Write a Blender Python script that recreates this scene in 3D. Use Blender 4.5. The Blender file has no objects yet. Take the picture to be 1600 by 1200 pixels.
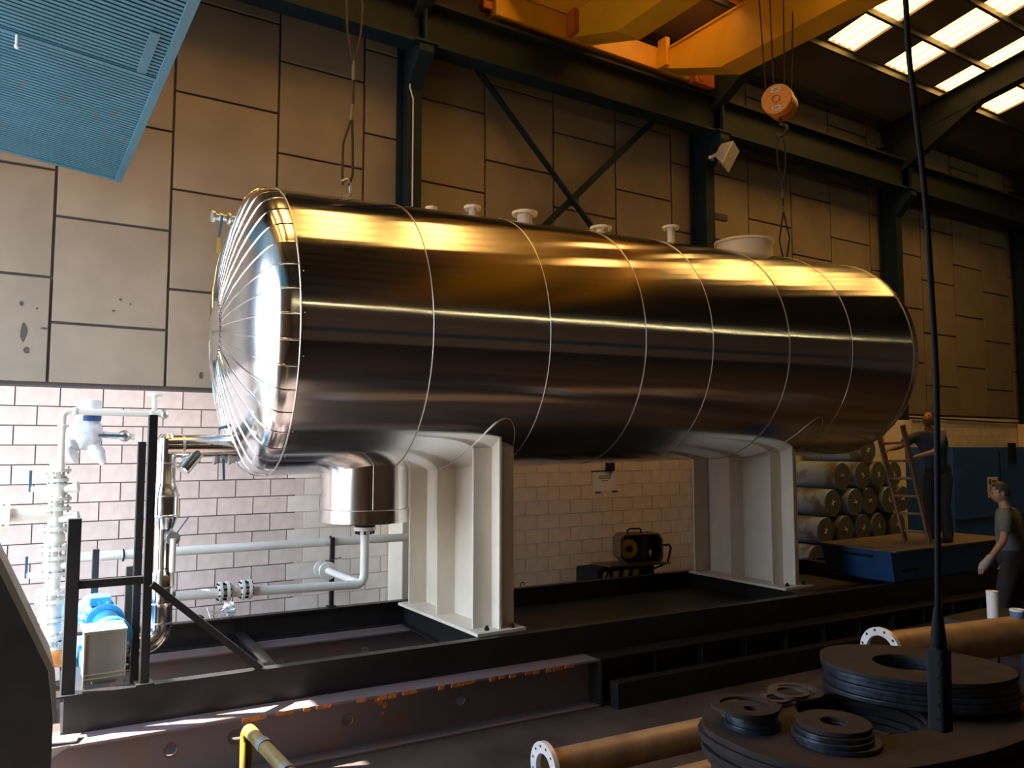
import bpy, bmesh, math, random
from mathutils import Vector, Matrix
random.seed(7)
S = bpy.context.scene
COL = S.collection
V = Vector
# ------------------------------------------------------------------ camera
TH = math.radians(57.52)          # angle between the view and the long axis (X) of the hall
PITCH = math.radians(4.435)
cam = bpy.data.cameras.new('camera')
cam.sensor_width = 36.0
cam.lens = 27.847
cam.clip_end = 300
camo = bpy.data.objects.new('camera', cam)
COL.objects.link(camo)
camo.location = (0, 0, 2.45)
camo.rotation_euler = V((math.cos(TH) * math.cos(PITCH), math.sin(TH) * math.cos(PITCH), math.sin(PITCH))).to_track_quat('-Z', 'Y').to_euler()
S.camera = camo
# ------------------------------------------------------------------ world, sun, exposure
W = bpy.data.worlds.new('sky')
S.world = W
W.use_nodes = True
wn = W.node_tree.nodes
wl = W.node_tree.links
bg = wn['Background']
tc = wn.new('ShaderNodeTexCoord')
sep = wn.new('ShaderNodeSeparateXYZ')
rmp = wn.new('ShaderNodeValToRGB')
wl.new(tc.outputs['Generated'], sep.inputs[0])
wl.new(sep.outputs['Z'], rmp.inputs[0])
rmp.color_ramp.elements[0].position = 0.0
rmp.color_ramp.elements[0].color = (0.76, 0.88, 1.0, 1)
rmp.color_ramp.elements[1].position = 0.6
rmp.color_ramp.elements[1].color = (0.50, 0.70, 1.0, 1)
wl.new(rmp.outputs[0], bg.inputs[0])
bg.inputs[1].default_value = 11.0
sun = bpy.data.lights.new('sun', 'SUN')
sun.energy = 60.0
sun.angle = math.radians(0.53)
sun.color = (1.0, 0.94, 0.84)
suno = bpy.data.objects.new('sun', sun)
COL.objects.link(suno)
suno.rotation_euler = V((0.62, -0.25, -0.80)).to_track_quat('-Z', 'Y').to_euler()
suno.location = (-20, 8, 25)
S.view_settings.view_transform = 'Standard'
S.view_settings.look = 'None'
S.view_settings.gamma = 1.0
S.view_settings.use_curve_mapping = False
S.view_settings.exposure = 0.0
SKYLIGHT_STRENGTH = 13.5
S.cycles.use_denoising = True
S.cycles.sample_clamp_indirect = 6.0
S.cycles.max_bounces = 10
S.cycles.diffuse_bounces = 5
S.cycles.glossy_bounces = 5
S.cycles.blur_glossy = 1.0
# ------------------------------------------------------------------ materials
MATS = {}
def mat(name, col, rough=0.5, metal=0.0, var=0.0, scale=4.0, col2=None, lo=0.35, hi=0.65, bump=0.0, bscale=40.0, stretch=None, emit=None, estr=0.0, spec=0.5, objvar=0.0, detail=4.0, alpha=None, trans=0.0):
    m = bpy.data.materials.new(name)
    m.use_nodes = True
    nt = m.node_tree
    n = nt.nodes
    l = nt.links
    b = n['Principled BSDF']
    b.inputs['Roughness'].default_value = rough
    b.inputs['Metallic'].default_value = metal
    b.inputs['Specular IOR Level'].default_value = spec
    c4 = (col[0], col[1], col[2], 1)
    b.inputs['Base Color'].default_value = c4
    t = None
    if var or col2 or bump:
        t = n.new('ShaderNodeTexCoord')
        mp = n.new('ShaderNodeMapping')
        l.new(t.outputs['Object'], mp.inputs[0])
        if stretch:
            mp.inputs['Scale'].default_value = stretch
    last = None
    if var or col2:
        nz = n.new('ShaderNodeTexNoise')
        nz.inputs['Scale'].default_value = scale
        nz.inputs['Detail'].default_value = detail
        l.new(mp.outputs[0], nz.inputs['Vector'])
        r = n.new('ShaderNodeValToRGB')
        r.color_ramp.elements[0].position = lo
        r.color_ramp.elements[1].position = hi
        if col2:
            r.color_ramp.elements[0].color = c4
            r.color_ramp.elements[1].color = (col2[0], col2[1], col2[2], 1)
        else:
            r.color_ramp.elements[0].color = tuple(x * (1 - var) for x in col) + (1,)
            r.color_ramp.elements[1].color = tuple(min(1, x * (1 + var)) for x in col) + (1,)
        l.new(nz.outputs[0], r.inputs[0])
        last = r.outputs[0]
    if objvar:
        oi = n.new('ShaderNodeObjectInfo')
        ml = n.new('ShaderNodeMath')
        ml.operation = 'MULTIPLY_ADD'
        ml.inputs[1].default_value = objvar * 2
        ml.inputs[2].default_value = 1 - objvar
        l.new(oi.outputs['Random'], ml.inputs[0])
        hs = n.new('ShaderNodeHueSaturation')
        l.new(ml.outputs[0], hs.inputs['Value'])
        if last:
            l.new(last, hs.inputs['Color'])
        else:
            hs.inputs['Color'].default_value = c4
        last = hs.outputs[0]
    if last:
        l.new(last, b.inputs['Base Color'])
    if bump:
        nb = n.new('ShaderNodeTexNoise')
        nb.inputs['Scale'].default_value = bscale
        nb.inputs['Detail'].default_value = 3
        l.new(mp.outputs[0], nb.inputs['Vector'])
        bp = n.new('ShaderNodeBump')
        bp.inputs['Strength'].default_value = bump
        bp.inputs['Distance'].default_value = 0.01
        l.new(nb.outputs[0], bp.inputs['Height'])
        l.new(bp.outputs[0], b.inputs['Normal'])
    if emit:
        b.inputs['Emission Color'].default_value = (emit[0], emit[1], emit[2], 1)
        b.inputs['Emission Strength'].default_value = estr
    if trans:
        b.inputs['Transmission Weight'].default_value = trans
    if alpha is not None:
        b.inputs['Alpha'].default_value = alpha
    MATS[name] = m
    return m
mat('concrete_floor', (0.055, 0.042, 0.037), 0.8, spec=0.15, var=0.35, scale=1.3, bump=0.2, bscale=30)
mat('yard', (0.15, 0.14, 0.125), 0.85, var=0.12, scale=2)
mat('block', (0.68, 0.54, 0.475), 0.85, var=0.07, scale=9, bump=0.35, bscale=120, objvar=0.05)
mat('block_painted', (0.80, 0.70, 0.60), 0.7, var=0.06, scale=7, bump=0.3, bscale=90, objvar=0.03)
mat('mortar', (0.10, 0.075, 0.07), 0.9)
mat('mortar_painted', (0.62, 0.54, 0.46), 0.85)
mat('precast', (0.235, 0.19, 0.142), 0.75, var=0.10, scale=1.6, bump=0.12, bscale=60, objvar=0.07)
mat('joint', (0.06, 0.05, 0.045), 0.9)
mat('wall_inner', (0.30, 0.225, 0.16), 0.8, var=0.1, scale=0.7)
mat('wall_band', (0.04, 0.09, 0.14), 0.6)
mat('roof_sheet', (0.17, 0.135, 0.09), 0.6, var=0.15, scale=0.8)
mat('steel_dark', (0.035, 0.035, 0.035), 0.5, var=0.2, scale=5)
mat('steel_blue', (0.008, 0.020, 0.032), 0.65, spec=0.2, var=0.2, scale=5)
mat('beam_green', (0.018, 0.023, 0.021), 0.65, spec=0.2, var=0.15, scale=4)
mat('door_blue', (0.032, 0.12, 0.175), 0.42, col2=(0.042, 0.14, 0.20), scale=3)
mat('door_blue_dark', (0.015, 0.06, 0.11), 0.5, var=0.1, scale=5)
mat('rust_fleck', (0.32, 0.10, 0.06), 0.8, var=0.3, scale=30)
mat('crane_yellow', (0.80, 0.40, 0.015), 0.42, var=0.06, scale=2.5)
mat('crane_red', (0.50, 0.13, 0.02), 0.45, var=0.1, scale=8)
mat('hook_orange', (0.78, 0.30, 0.06), 0.38, var=0.08, scale=10)
mat('clad', (0.66, 0.65, 0.645), 0.135, 1.0, bump=0.012, bscale=1.5, stretch=(0.5, 1.6, 1.6))
_n = MATS['clad'].node_tree
_b = _n.nodes['Principled BSDF']
_b.inputs['Anisotropic'].default_value = 1.0
_b.inputs['Anisotropic Rotation'].default_value = 0.25
_t = _n.nodes.new('ShaderNodeTangent')
_t.direction_type = 'RADIAL'
_t.axis = 'X'
_n.links.new(_t.outputs[0], _b.inputs['Tangent'])
mat('clad_head', (0.92, 0.93, 0.95), 0.16, 1.0)
mat('clad_small', (0.82, 0.80, 0.77), 0.18, 1.0)
mat('bead', (0.80, 0.76, 0.68), 0.4, 1.0)
mat('galv', (0.55, 0.55, 0.54), 0.38, 0.9, var=0.2, scale=9)
mat('white_paint', (0.78, 0.69, 0.56), 0.42, var=0.03, scale=4)
mat('pipe_white', (0.74, 0.71, 0.64), 0.4, var=0.04, scale=6)
mat('black_paint', (0.010, 0.009, 0.009), 0.42, var=0.3, scale=6)
mat('black_matte', (0.009, 0.009, 0.010), 0.7, spec=0.25)
mat('rust_beam', (0.145, 0.11, 0.115), 0.55, col2=(0.18, 0.095, 0.065), scale=3.0, lo=0.5, hi=0.8, bump=0.2, bscale=60)
mat('hole_rust', (0.16, 0.075, 0.04), 0.8, var=0.3, scale=25)
mat('rust_orange', (0.50, 0.17, 0.03), 0.8, var=0.3, scale=25)
mat('blue_pump', (0.05, 0.33, 0.62), 0.4, var=0.15, scale=15)
mat('guard_grey', (0.27, 0.255, 0.215), 0.5, var=0.08, scale=5)
mat('plastic_wrap', (0.86, 0.88, 0.90), 0.25, bump=0.8, bscale=18)
mat('rail_yellow', (0.30, 0.21, 0.02), 0.42, col2=(0.16, 0.10, 0.03), scale=14, lo=0.5, hi=0.72)
mat('tape_grey', (0.25, 0.26, 0.27), 0.5)
mat('plate_steel', (0.022, 0.018, 0.018), 0.75, 0.0, spec=0.25, var=0.25, scale=5, bump=0.15, bscale=50)
mat('ring_steel', (0.045, 0.038, 0.037), 0.6, 0.2, var=0.2, scale=8)
mat('plate_edge', (0.06, 0.075, 0.10), 0.32, 0.8, var=0.3, scale=25)
mat('pipe_brown', (0.36, 0.25, 0.15), 0.45, 0.2, col2=(0.22, 0.15, 0.09), scale=5, lo=0.4, hi=0.7)
mat('flange_bright', (0.80, 0.79, 0.78), 0.38, 0.35, var=0.08, scale=9)
mat('rope', (0.03, 0.027, 0.024), 0.6)
mat('ferrule', (0.22, 0.21, 0.19), 0.4, 0.3)
mat('cable_black', (0.008, 0.010, 0.014), 0.7, spec=0.2)
mat('paper', (0.82, 0.82, 0.84), 0.7)
mat('ink', (0.10, 0.10, 0.13), 0.7)
mat('tape_blue', (0.03, 0.10, 0.30), 0.5)
mat('roll_face', (0.105, 0.12, 0.125), 0.55, var=0.15, scale=14)
mat('roll_foil', (0.34, 0.45, 0.62), 0.34, 0.45, col2=(0.20, 0.17, 0.15), scale=3.2, lo=0.5, hi=0.62)
mat('roll_mark', (0.72, 0.69, 0.60), 0.6)
mat('container_blue', (0.016, 0.07, 0.19), 0.5, var=0.12, scale=4)
mat('cabinet_blue', (0.016, 0.10, 0.46), 0.5, var=0.12, scale=4)
mat('bench_top', (0.13, 0.11, 0.09), 0.6, var=0.25, scale=5)
mat('wood', (0.20, 0.13, 0.075), 0.7, var=0.25, scale=12, stretch=(1, 1, 0.1))
mat('skin', (0.30, 0.16, 0.105), 0.55)
mat('hair', (0.02, 0.014, 0.010), 0.6)
mat('shirt_navy', (0.035, 0.055, 0.10), 0.85, var=0.12, scale=12)
mat('shirt_grey', (0.085, 0.10, 0.105), 0.85, var=0.12, scale=12)
mat('trouser', (0.014, 0.014, 0.018), 0.85)
mat('boot', (0.02, 0.016, 0.014), 0.6)
mat('glove', (0.26, 0.25, 0.23), 0.8)
mat('machine_yellow', (0.72, 0.42, 0.02), 0.45, var=0.1, scale=12)
mat('feeder_brown', (0.15, 0.075, 0.04), 0.5, var=0.2, scale=9)
mat('spool_blue', (0.015, 0.03, 0.07), 0.4)
mat('lamp_glass', (0.85, 0.87, 0.88), 0.3, 0.3)
mat('lamp_body', (0.60, 0.61, 0.60), 0.45, 0.2)
mat('red_paint', (0.30, 0.03, 0.03), 0.5)
mat('handle_blue', (0.03, 0.09, 0.15), 0.4)
mat('can_blue', (0.10, 0.20, 0.36), 0.4)
mat('skylight', (0.8, 0.7, 0.45), 0.6, emit=(1.0, 0.49, 0.10), estr=SKYLIGHT_STRENGTH)
_n = MATS['skylight'].node_tree
_tc = _n.nodes.new('ShaderNodeTexCoord')
_w = _n.nodes.new('ShaderNodeTexWave')
_w.wave_type = 'BANDS'
_w.bands_direction = 'X'
_w.inputs['Scale'].default_value = 3.4
_w.inputs['Distortion'].default_value = 0.6
_r = _n.nodes.new('ShaderNodeValToRGB')
_r.color_ramp.elements[0].color = (0.20, 0.105, 0.028, 1)
_r.color_ramp.elements[1].color = (1.0, 0.54, 0.14, 1)
_n.links.new(_tc.outputs['Object'], _w.inputs['Vector'])
_n.links.new(_w.outputs['Fac'], _r.inputs[0])
_n.links.new(_r.outputs[0], _n.nodes['Principled BSDF'].inputs['Emission Color'])
mat('clerestory', (0.8, 0.75, 0.5), 0.5, emit=(1.0, 0.86, 0.45), estr=34.0)
mat('clear_wire', (0.5, 0.5, 0.48), 0.3, 0.9)
# ------------------------------------------------------------------ mesh helpers
def frame(d, up=(0, 0, 1)):
    d = V(d).normalized()
    u = V(up)
    if abs(d.dot(u)) > 0.98:
        u = V((0, 1, 0)) if abs(d.y) < 0.9 else V((1, 0, 0))
    s = d.cross(u).normalized()
    return d, s, s.cross(d).normalized()
class MB:
    def __init__(self):
        self.v = []
        self.f = []
    def add(self, vs, fs):
        o = len(self.v)
        self.v += [V(p) for p in vs]
        self.f += [tuple(i + o for i in f) for f in fs]
        return self
    def box(self, lo, hi):
        x0, y0, z0 = lo
        x1, y1, z1 = hi
        return self.add([(x0, y0, z0), (x1, y0, z0), (x1, y1, z0), (x0, y1, z0), (x0, y0, z1), (x1, y0, z1), (x1, y1, z1), (x0, y1, z1)],
                        [(0, 3, 2, 1), (4, 5, 6, 7), (0, 1, 5, 4), (1, 2, 6, 5), (2, 3, 7, 6), (3, 0, 4, 7)])
    def prism(self, poly, p, q, up=(0, 0, 1)):
        p = V(p)
        q = V(q)
        d, s, u = frame(q - p, up)
        n = len(poly)
        vs = [p + s * a + u * b for a, b in poly] + [q + s * a + u * b for a, b in poly]
        fs = [(i, (i + 1) % n, (i + 1) % n + n, i + n) for i in range(n)]
        fs += [tuple(range(n))[::-1], tuple(range(n, 2 * n))]
        return self.add(vs, fs)
    def bar(self, p, q, w, h, up=(0, 0, 1)):
        return self.prism([(-w / 2, -h / 2), (w / 2, -h / 2), (w / 2, h / 2), (-w / 2, h / 2)], p, q, up)
    def cyl(self, p, q, r, r2=None, n=20, caps=True):
        p = V(p)
        q = V(q)
        r2 = r if r2 is None else r2
        d, s, u = frame(q - p)
        vs = []
        for c, rr in ((p, r), (q, r2)):
            vs += [c + (s * math.cos(2 * math.pi * i / n) + u * math.sin(2 * math.pi * i / n)) * rr for i in range(n)]
        fs = [(i, (i + 1) % n, (i + 1) % n + n, i + n) for i in range(n)]
        if caps:
            fs += [tuple(range(n))[::-1], tuple(range(n, 2 * n))]
        return self.add(vs, fs)
    def tube(self, path, r, n=10, closed=False, caps=True):
        path = [V(p) for p in path]
        m = len(path)
        rs = r if isinstance(r, (list, tuple)) else [r] * m
        vs = []
        s = None
        for i, p in enumerate(path):
            a = path[i - 1] if (i or closed) else p
            b = path[(i + 1) % m] if (i < m - 1 or closed) else p
            d = (b - a).normalized()
            if s is None:
                _, s, u = frame(d)
            else:
                s = (s - d * s.dot(d)).normalized()
                u = s.cross(d).normalized()
            vs += [p + (s * math.cos(2 * math.pi * k / n) + u * math.sin(2 * math.pi * k / n)) * rs[i] for k in range(n)]
        fs = []
        for i in range(m if closed else m - 1):
            j = (i + 1) % m
            for k in range(n):
                k2 = (k + 1) % n
                fs.append((i * n + k, j * n + k, j * n + k2, i * n + k2))
        if caps and not closed:
            fs += [tuple(range(n)), tuple(range((m - 1) * n, m * n))[::-1]]
        return self.add(vs, fs)
    def lathe(self, prof, o, axis, n=32, a0=0.0, a1=2 * math.pi, up=(0, 0, 1)):
        o = V(o)
        d, s, u = frame(axis, up)
        full = abs(a1 - a0 - 2 * math.pi) < 1e-6
        m = n if full else n + 1
        vs = []
        for i in range(m):
            a = a0 + (a1 - a0) * i / n
            e = s * math.cos(a) + u * math.sin(a)
            vs += [o + d * h + e * r for r, h in prof]
        k = len(prof)
        fs = []
        for i in range(n):
            j = (i + 1) % m
            for t in range(k - 1):
                fs.append((i * k + t, j * k + t, j * k + t + 1, i * k + t + 1))
        return self.add(vs, fs)
    def annulus(self, c, axis, ro, ri, t, n=28):
        return self.lathe([(ri, -t / 2), (ro, -t / 2), (ro, t / 2), (ri, t / 2), (ri, -t / 2)], c, axis, n)
    def ball(self, c, rx, ry=None, rz=None, n=14):
        ry = rx if ry is None else ry
        rz = rx if rz is None else rz
        c = V(c)
        m = n // 2
        vs = [c + V((0, 0, -rz))]
        for i in range(1, m):
            t = math.pi * i / m
            for j in range(n):
                a = 2 * math.pi * j / n
                vs.append(c + V((rx * math.sin(t) * math.cos(a), ry * math.sin(t) * math.sin(a), -rz * math.cos(t))))
        vs.append(c + V((0, 0, rz)))
        fs = [(0, 1 + (j + 1) % n, 1 + j) for j in range(n)]
        for i in range(m - 2):
            for j in range(n):
                a = 1 + i * n + j
                b = 1 + i * n + (j + 1) % n
                fs.append((a, b, b + n, a + n))
        e = len(vs) - 1
        fs += [(e, 1 + (m - 2) * n + j, 1 + (m - 2) * n + (j + 1) % n) for j in range(n)]
        return self.add(vs, fs)
    def plate(self, poly, z0, z1, holes=()):
        """flat plate lying in XY with optional holes; outline and each hole given as point lists of the same winding"""
        bm = bmesh.new()
        edges = []
        for lp in [poly] + list(holes):
            vs = [bm.verts.new((p[0], p[1], z1)) for p in lp]
            for i in range(len(vs)):
                edges.append(bm.edges.new((vs[i], vs[(i + 1) % len(vs)])))
        bmesh.ops.triangle_fill(bm, edges=edges, use_beauty=True)
        bm.verts.index_update()
        vs = [v.co.copy() for v in bm.verts]
        n = len(vs)
        fs = []
        for f in bm.faces:
            ids = [v.index for v in f.verts]
            if f.normal.z < 0:
                ids = ids[::-1]
            fs.append(tuple(ids))
            fs.append(tuple(i + n for i in ids[::-1]))
        o = 0
        for lp in [poly] + list(holes):
            k = len(lp)
            for i in range(k):
                a = o + i
                b = o + (i + 1) % k
                fs.append((a, a + n, b + n, b))
            o += k
        bm.free()
        return self.add(vs + [V((p.x, p.y, z0)) for p in vs], fs)
    def build(self, name, m, parent=None, smooth=35, flip=True, bevel=0.0, **tags):
        me = bpy.data.meshes.new(name)
        o = ORIG.get(parent.name, V()) if parent else V()
        me.from_pydata([tuple(p - o) for p in self.v], [], self.f)
        if flip:
            bm = bmesh.new()
            bm.from_mesh(me)
            bmesh.ops.recalc_face_normals(bm, faces=bm.faces)
            bm.to_mesh(me)
            bm.free()
        if smooth:
            me.shade_smooth()
            me.set_sharp_from_angle(angle=math.radians(smooth))
        me.materials.append(MATS[m])
        ob = bpy.data.objects.new(name, me)
        COL.objects.link(ob)
        if parent:
            ob.parent = parent
        ORIG[ob.name] = o.copy()
        if bevel:
            b = ob.modifiers.new('bevel', 'BEVEL')
            b.width = bevel
            b.segments = 2
            b.limit_method = 'ANGLE'
        return tag(ob, **tags)
ORIG = {}
def tag(o, label=None, cat=None, group=None, kind=None):
    if label:
        o['label'] = label
    if cat:
        o['category'] = cat
    if group:
        o['group'] = group
    if kind:
        o['kind'] = kind
    return o
def thing(name, loc, label=None, cat=None, group=None, kind=None):
    o = bpy.data.objects.new(name, None)
    COL.objects.link(o)
    o.location = loc
    o.empty_display_size = 0.1
    ORIG[o.name] = V(loc)
    return tag(o, label, cat, group, kind)
def copy_mesh(src, loc, parent=None, name=None, rotz=0.0):
    c = src.copy()
    if name:
        c.name = name
    COL.objects.link(c)
    c.parent = parent
    c.location = loc
    c.rotation_euler = (0, 0, rotz)
    return c
def bez(p0, p1, p2, p3, n=12):
    p0, p1, p2, p3 = V(p0), V(p1), V(p2), V(p3)
    return [p0 * (1 - t) ** 3 + p1 * 3 * t * (1 - t) ** 2 + p2 * 3 * t * t * (1 - t) + p3 * t ** 3 for t in [i / n for i in range(n + 1)]]
def arc(c, e1, e2, r, a0, a1, n=8):
    c, e1, e2 = V(c), V(e1), V(e2)
    return [c + (e1 * math.cos(math.radians(a0 + (a1 - a0) * i / n)) + e2 * math.sin(math.radians(a0 + (a1 - a0) * i / n))) * r for i in range(n + 1)]
def circle(cx, cy, r, n=32, ry=None, rot=0.0):
    ry = r if ry is None else ry
    return [(cx + r * math.cos(2 * math.pi * i / n) * math.cos(rot) - ry * math.sin(2 * math.pi * i / n) * math.sin(rot),
             cy + r * math.cos(2 * math.pi * i / n) * math.sin(rot) + ry * math.sin(2 * math.pi * i / n) * math.cos(rot)) for i in range(n)]
def ipoly(w, h, tf, tw):
    a, b = w / 2, tw / 2
    return [(-a, 0), (a, 0), (a, tf), (b, tf), (b, h - tf), (a, h - tf), (a, h), (-a, h), (-a, h - tf), (-b, h - tf), (-b, tf), (-a, tf)]
def boltring(mb, c, axis, r, n, br, bl):
    d, s, u = frame(axis)
    c = V(c)
    for i in range(n):
        a = 2 * math.pi * (i + 0.5) / n
        p = c + (s * math.cos(a) + u * math.sin(a)) * r
        mb.cyl(p - d * bl / 2, p + d * bl / 2, br, n=6)
    return mb
# ================================================================== THE HALL
XL, XR, YB, YF = -1.6, 27.0, 9.5, -11.0
EAVE, RIDGE_Y, TANR = 9.05, -0.75, math.tan(math.radians(10))
RZ = EAVE + (YB - RIDGE_Y) * TANR
MB().box((XL - 0.3, YF - 0.3, -0.2), (XR + 0.3, YB + 0.3, 0)).build('floor', 'concrete_floor', kind='structure')
MB().box((-60, -40, -0.25), (XL - 0.3, 50, -0.02)).build('yard_ground', 'yard', kind='structure')
# back wall: mortar backing, blocks, precast panels
wb = thing('wall_back', (0, YB, 0), kind='structure')
BT = 3.07
MB().box((XL, YB - 0.012, 0), (2.95, YB + 0.25, BT)).build('mortar_bed', 'mortar', wb)
MB().box((2.95, YB - 0.016, 0), (XR, YB + 0.25, BT)).build('mortar_bed', 'mortar_painted', wb)
MB().box((XL, YB - 0.005, BT), (XR, YB + 0.25, EAVE + 0.3)).build('joint_backing', 'joint', wb)
BW, BH, JT = 0.4, 0.2, 0.012
def block_mesh(w, name, m):
    return MB().box((0, -0.022, 0), (w, 0.03, BH - JT)).build(name, m, bevel=0.0, smooth=0)
seen_u = []
protos = {}
stuff_left = MB()
stuff_right = MB()
zz = BT - 0.01
row = 0
while zz - BH > -0.1:
    z0 = zz - BH
    x = XL + (0.2 if row % 2 else 0.0) + 0.06
    while x < XR:
        w = BW - JT
        painted = x > 2.85
        y = YB - 0.004 if painted else YB
        show = (-0.7 < x < 4.2 and z0 > 0.35) or (4.6 < x < 8.7 and 0.35 < z0 < 2.25)
        if show:
            key = painted
            if key not in protos:
                protos[key] = block_mesh(w, 'block', 'block_painted' if painted else 'block')
                o = protos[key]
            else:
                o = protos[key].copy()
                COL.objects.link(o)
            o.parent = wb
            o.location = (x, y - YB + random.uniform(-0.003, 0.003), z0)
        else:
            mbx = stuff_right if painted else stuff_left
            mbx.box((x, y - 0.022, max(0, z0)), (min(XR, x + w), y + 0.02, z0 + BH - JT))
        x += BW
    zz -= BH
    row += 1
stuff_right.build('block_field', 'block_painted', wb, smooth=0, kind='stuff')
stuff_left.build('block_field', 'block', wb, smooth=0, kind='stuff')
# precast panels, staggered courses
XJ = [XL, -0.82, 0.33, 1.46, 2.645, 3.75, 4.33, 5.575, 6.765, 7.975, 9.175, 9.72, 11.05, 12.23, 13.4, 14.68, 15.15, 16.5, 17.78, 19.0, 20.2, 21.4, 22.6, 23.8, 25.0, 26.0, XR]
S1 = [3.09, 4.20, 5.35, 6.50, 7.63, 8.76, EAVE + 0.3]
S2 = [3.09, 3.73, 4.86, 6.01, 7.17, 8.30, EAVE + 0.3]
par = {0: 0, 1: 0, 2: 1, 3: 0, 4: 1, 5: 0, 6: 1, 7: 0, 8: 1, 9: 0, 10: 1, 11: 1}
for i in range(len(XJ) - 1):
    zs = S1 if (par.get(i, i % 2) == 0) else S2
    for k in range(len(zs) - 1):
        g = 0.014
        y0 = YB - 0.035 + random.uniform(-0.004, 0.004)
        MB().box((XJ[i] + g, y0, zs[k] + g), (XJ[i + 1] - g, YB + 0.01, zs[k + 1] - g)).build('panel', 'precast', wb, smooth=0, bevel=0.006)
# torn spots in the lowest left panels
for (cx, cz, rx, rz) in [(0.10, 3.62, 0.035, 0.11), (0.13, 3.42, 0.04, 0.045), (0.07, 3.90, 0.02, 0.03), (0.21, 3.86, 0.013, 0.013), (0.92, 3.90, 0.02, 0.016), (0.98, 4.03, 0.015, 0.015), (1.08, 3.99, 0.012, 0.012), (1.83, 3.24, 0.022, 0.05), (0.28, 3.66, 0.045, 0.014)]:
    pts = [(rx * random.uniform(0.6, 1.1) * math.cos(a * math.pi / 4), rz * random.uniform(0.6, 1.1) * math.sin(a * math.pi / 4)) for a in range(8)]
    MB().prism(pts, (cx, YB - 0.045, cz), (cx, YB - 0.03, cz)).build('torn_patch', 'joint', wb, smooth=0)
# other walls
DY0, DY1, DH = 4.4, 9.2, 5.6          # door opening in the left wall
wl_ = thing('wall_left', (XL, 0, 0), kind='structure')
MB().box((XL - 0.3, YF, 0), (XL, DY0, 11.2)).build('wall_section', 'wall_inner', wl_)
MB().box((XL - 0.3, DY1, 0), (XL, YB + 0.3, 11.2)).build('wall_section', 'wall_inner', wl_)
MB().box((XL - 0.3, DY0, DH), (XL, DY1, 11.2)).build('wall_section', 'wall_inner', wl_)
MB().box((XR, YF, 0), (XR + 0.3, YB + 0.3, 11.2)).build('wall_right', 'wall_inner', kind='structure')
wf = thing('wall_front', (0, YF, 0), kind='structure')
MB().box((XL, YF - 0.3, 3.2), (XR, YF, 8.70)).build('wall_section', 'wall_inner', wf)
MB().box((XL, YF - 0.16, 8.70), (XR, YF - 0.14, 8.79)).build('clerestory_glazing', 'clerestory', wf)
MB().box((XL, YF - 0.3, 2.2), (XR, YF, 3.2)).build('wall_section', 'wall_band', wf)
MB().box((XL, YF - 0.3, 0), (XR, YF, 2.2)).build('wall_section', 'wall_inner', wf)
MB().box((XL, YF - 0.3, 8.79), (XR, YF, EAVE + 0.2)).build('wall_section', 'wall_inner', wf)
# roof
ce = thing('ceiling', (0, 0, EAVE), kind='structure')
def rz_at(y):
    return EAVE + (YB - y) * TANR if y >= RIDGE_Y else EAVE + (y - YF) * TANR
SKX = [11.47 + 1.63 * k for k in range(-8, 4)]
SKW, SKY0, SKY1 = 0.75, 8.05, 4.55
def slab(mb, x0, x1, y0, y1, t=0.08, off=0.0):
    z0, z1 = rz_at(y0) + off, rz_at(y1) + off
    mb.add([(x0, y0, z0), (x1, y0, z0), (x1, y1, z1), (x0, y1, z1), (x0, y0, z0 + t), (x1, y0, z0 + t), (x1, y1, z1 + t), (x0, y1, z1 + t)],
           [(0, 3, 2, 1), (4, 5, 6, 7), (0, 1, 5, 4), (1, 2, 6, 5), (2, 3, 7, 6), (3, 0, 4, 7)])
m = MB()
slab(m, XL - 0.3, XR + 0.3, YB + 0.3, SKY0)
slab(m, XL - 0.3, XR + 0.3, SKY1, RIDGE_Y)
xs = [XL - 0.3] + [v for x in SKX for v in (x, x + SKW)] + [XR + 0.3]
for i in range(0, len(xs), 2):
    slab(m, xs[i], xs[i + 1], SKY0, SKY1)
m.build('roof_slope', 'roof_sheet', ce, smooth=0)
m = MB()
slab(m, XL - 0.3, XR + 0.3, RIDGE_Y, YF - 0.3)
m.build('roof_slope', 'roof_sheet', ce, smooth=0)
# corrugated translucent sheets
m = MB()
n = 20
pts = []
for i in range(n + 1):
    t = i / n
    zf = 0.0 if (i // 2) % 2 else 0.035
    pts.append((t * SKW, zf))
z0, z1 = rz_at(SKY0), rz_at(SKY1)
vs = [(a, 0, z) for a, z in pts] + [(a, SKY1 - SKY0, z + z1 - z0) for a, z in pts]
m.add(vs, [(i, i + 1, i + n + 2, i + n + 1) for i in range(n)])
sk = m.build('skylight_sheet', 'skylight', smooth=0, flip=False)
for k, x in enumerate(SKX):
    o = sk if k == 0 else sk.copy()
    if k:
        COL.objects.link(o)
    o.parent = ce
    o.location = (x, SKY0, z0 - EAVE + 0.02)
# purlins
for y in [9.2, 8.12, 7.22, 6.32, 5.42, 4.5, 3.3, 2.1, 0.9, -0.4, -2.2, -4.2, -6.2, -8.2, -10.2]:
    z = rz_at(y)
    MB().prism([(-0.03, -0.10), (0.03, -0.10), (0.03, 0), (-0.03, 0)], (XL, y, z), (XR, y, z)).build('purlin', 'steel_dark', ce, smooth=0)
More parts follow.
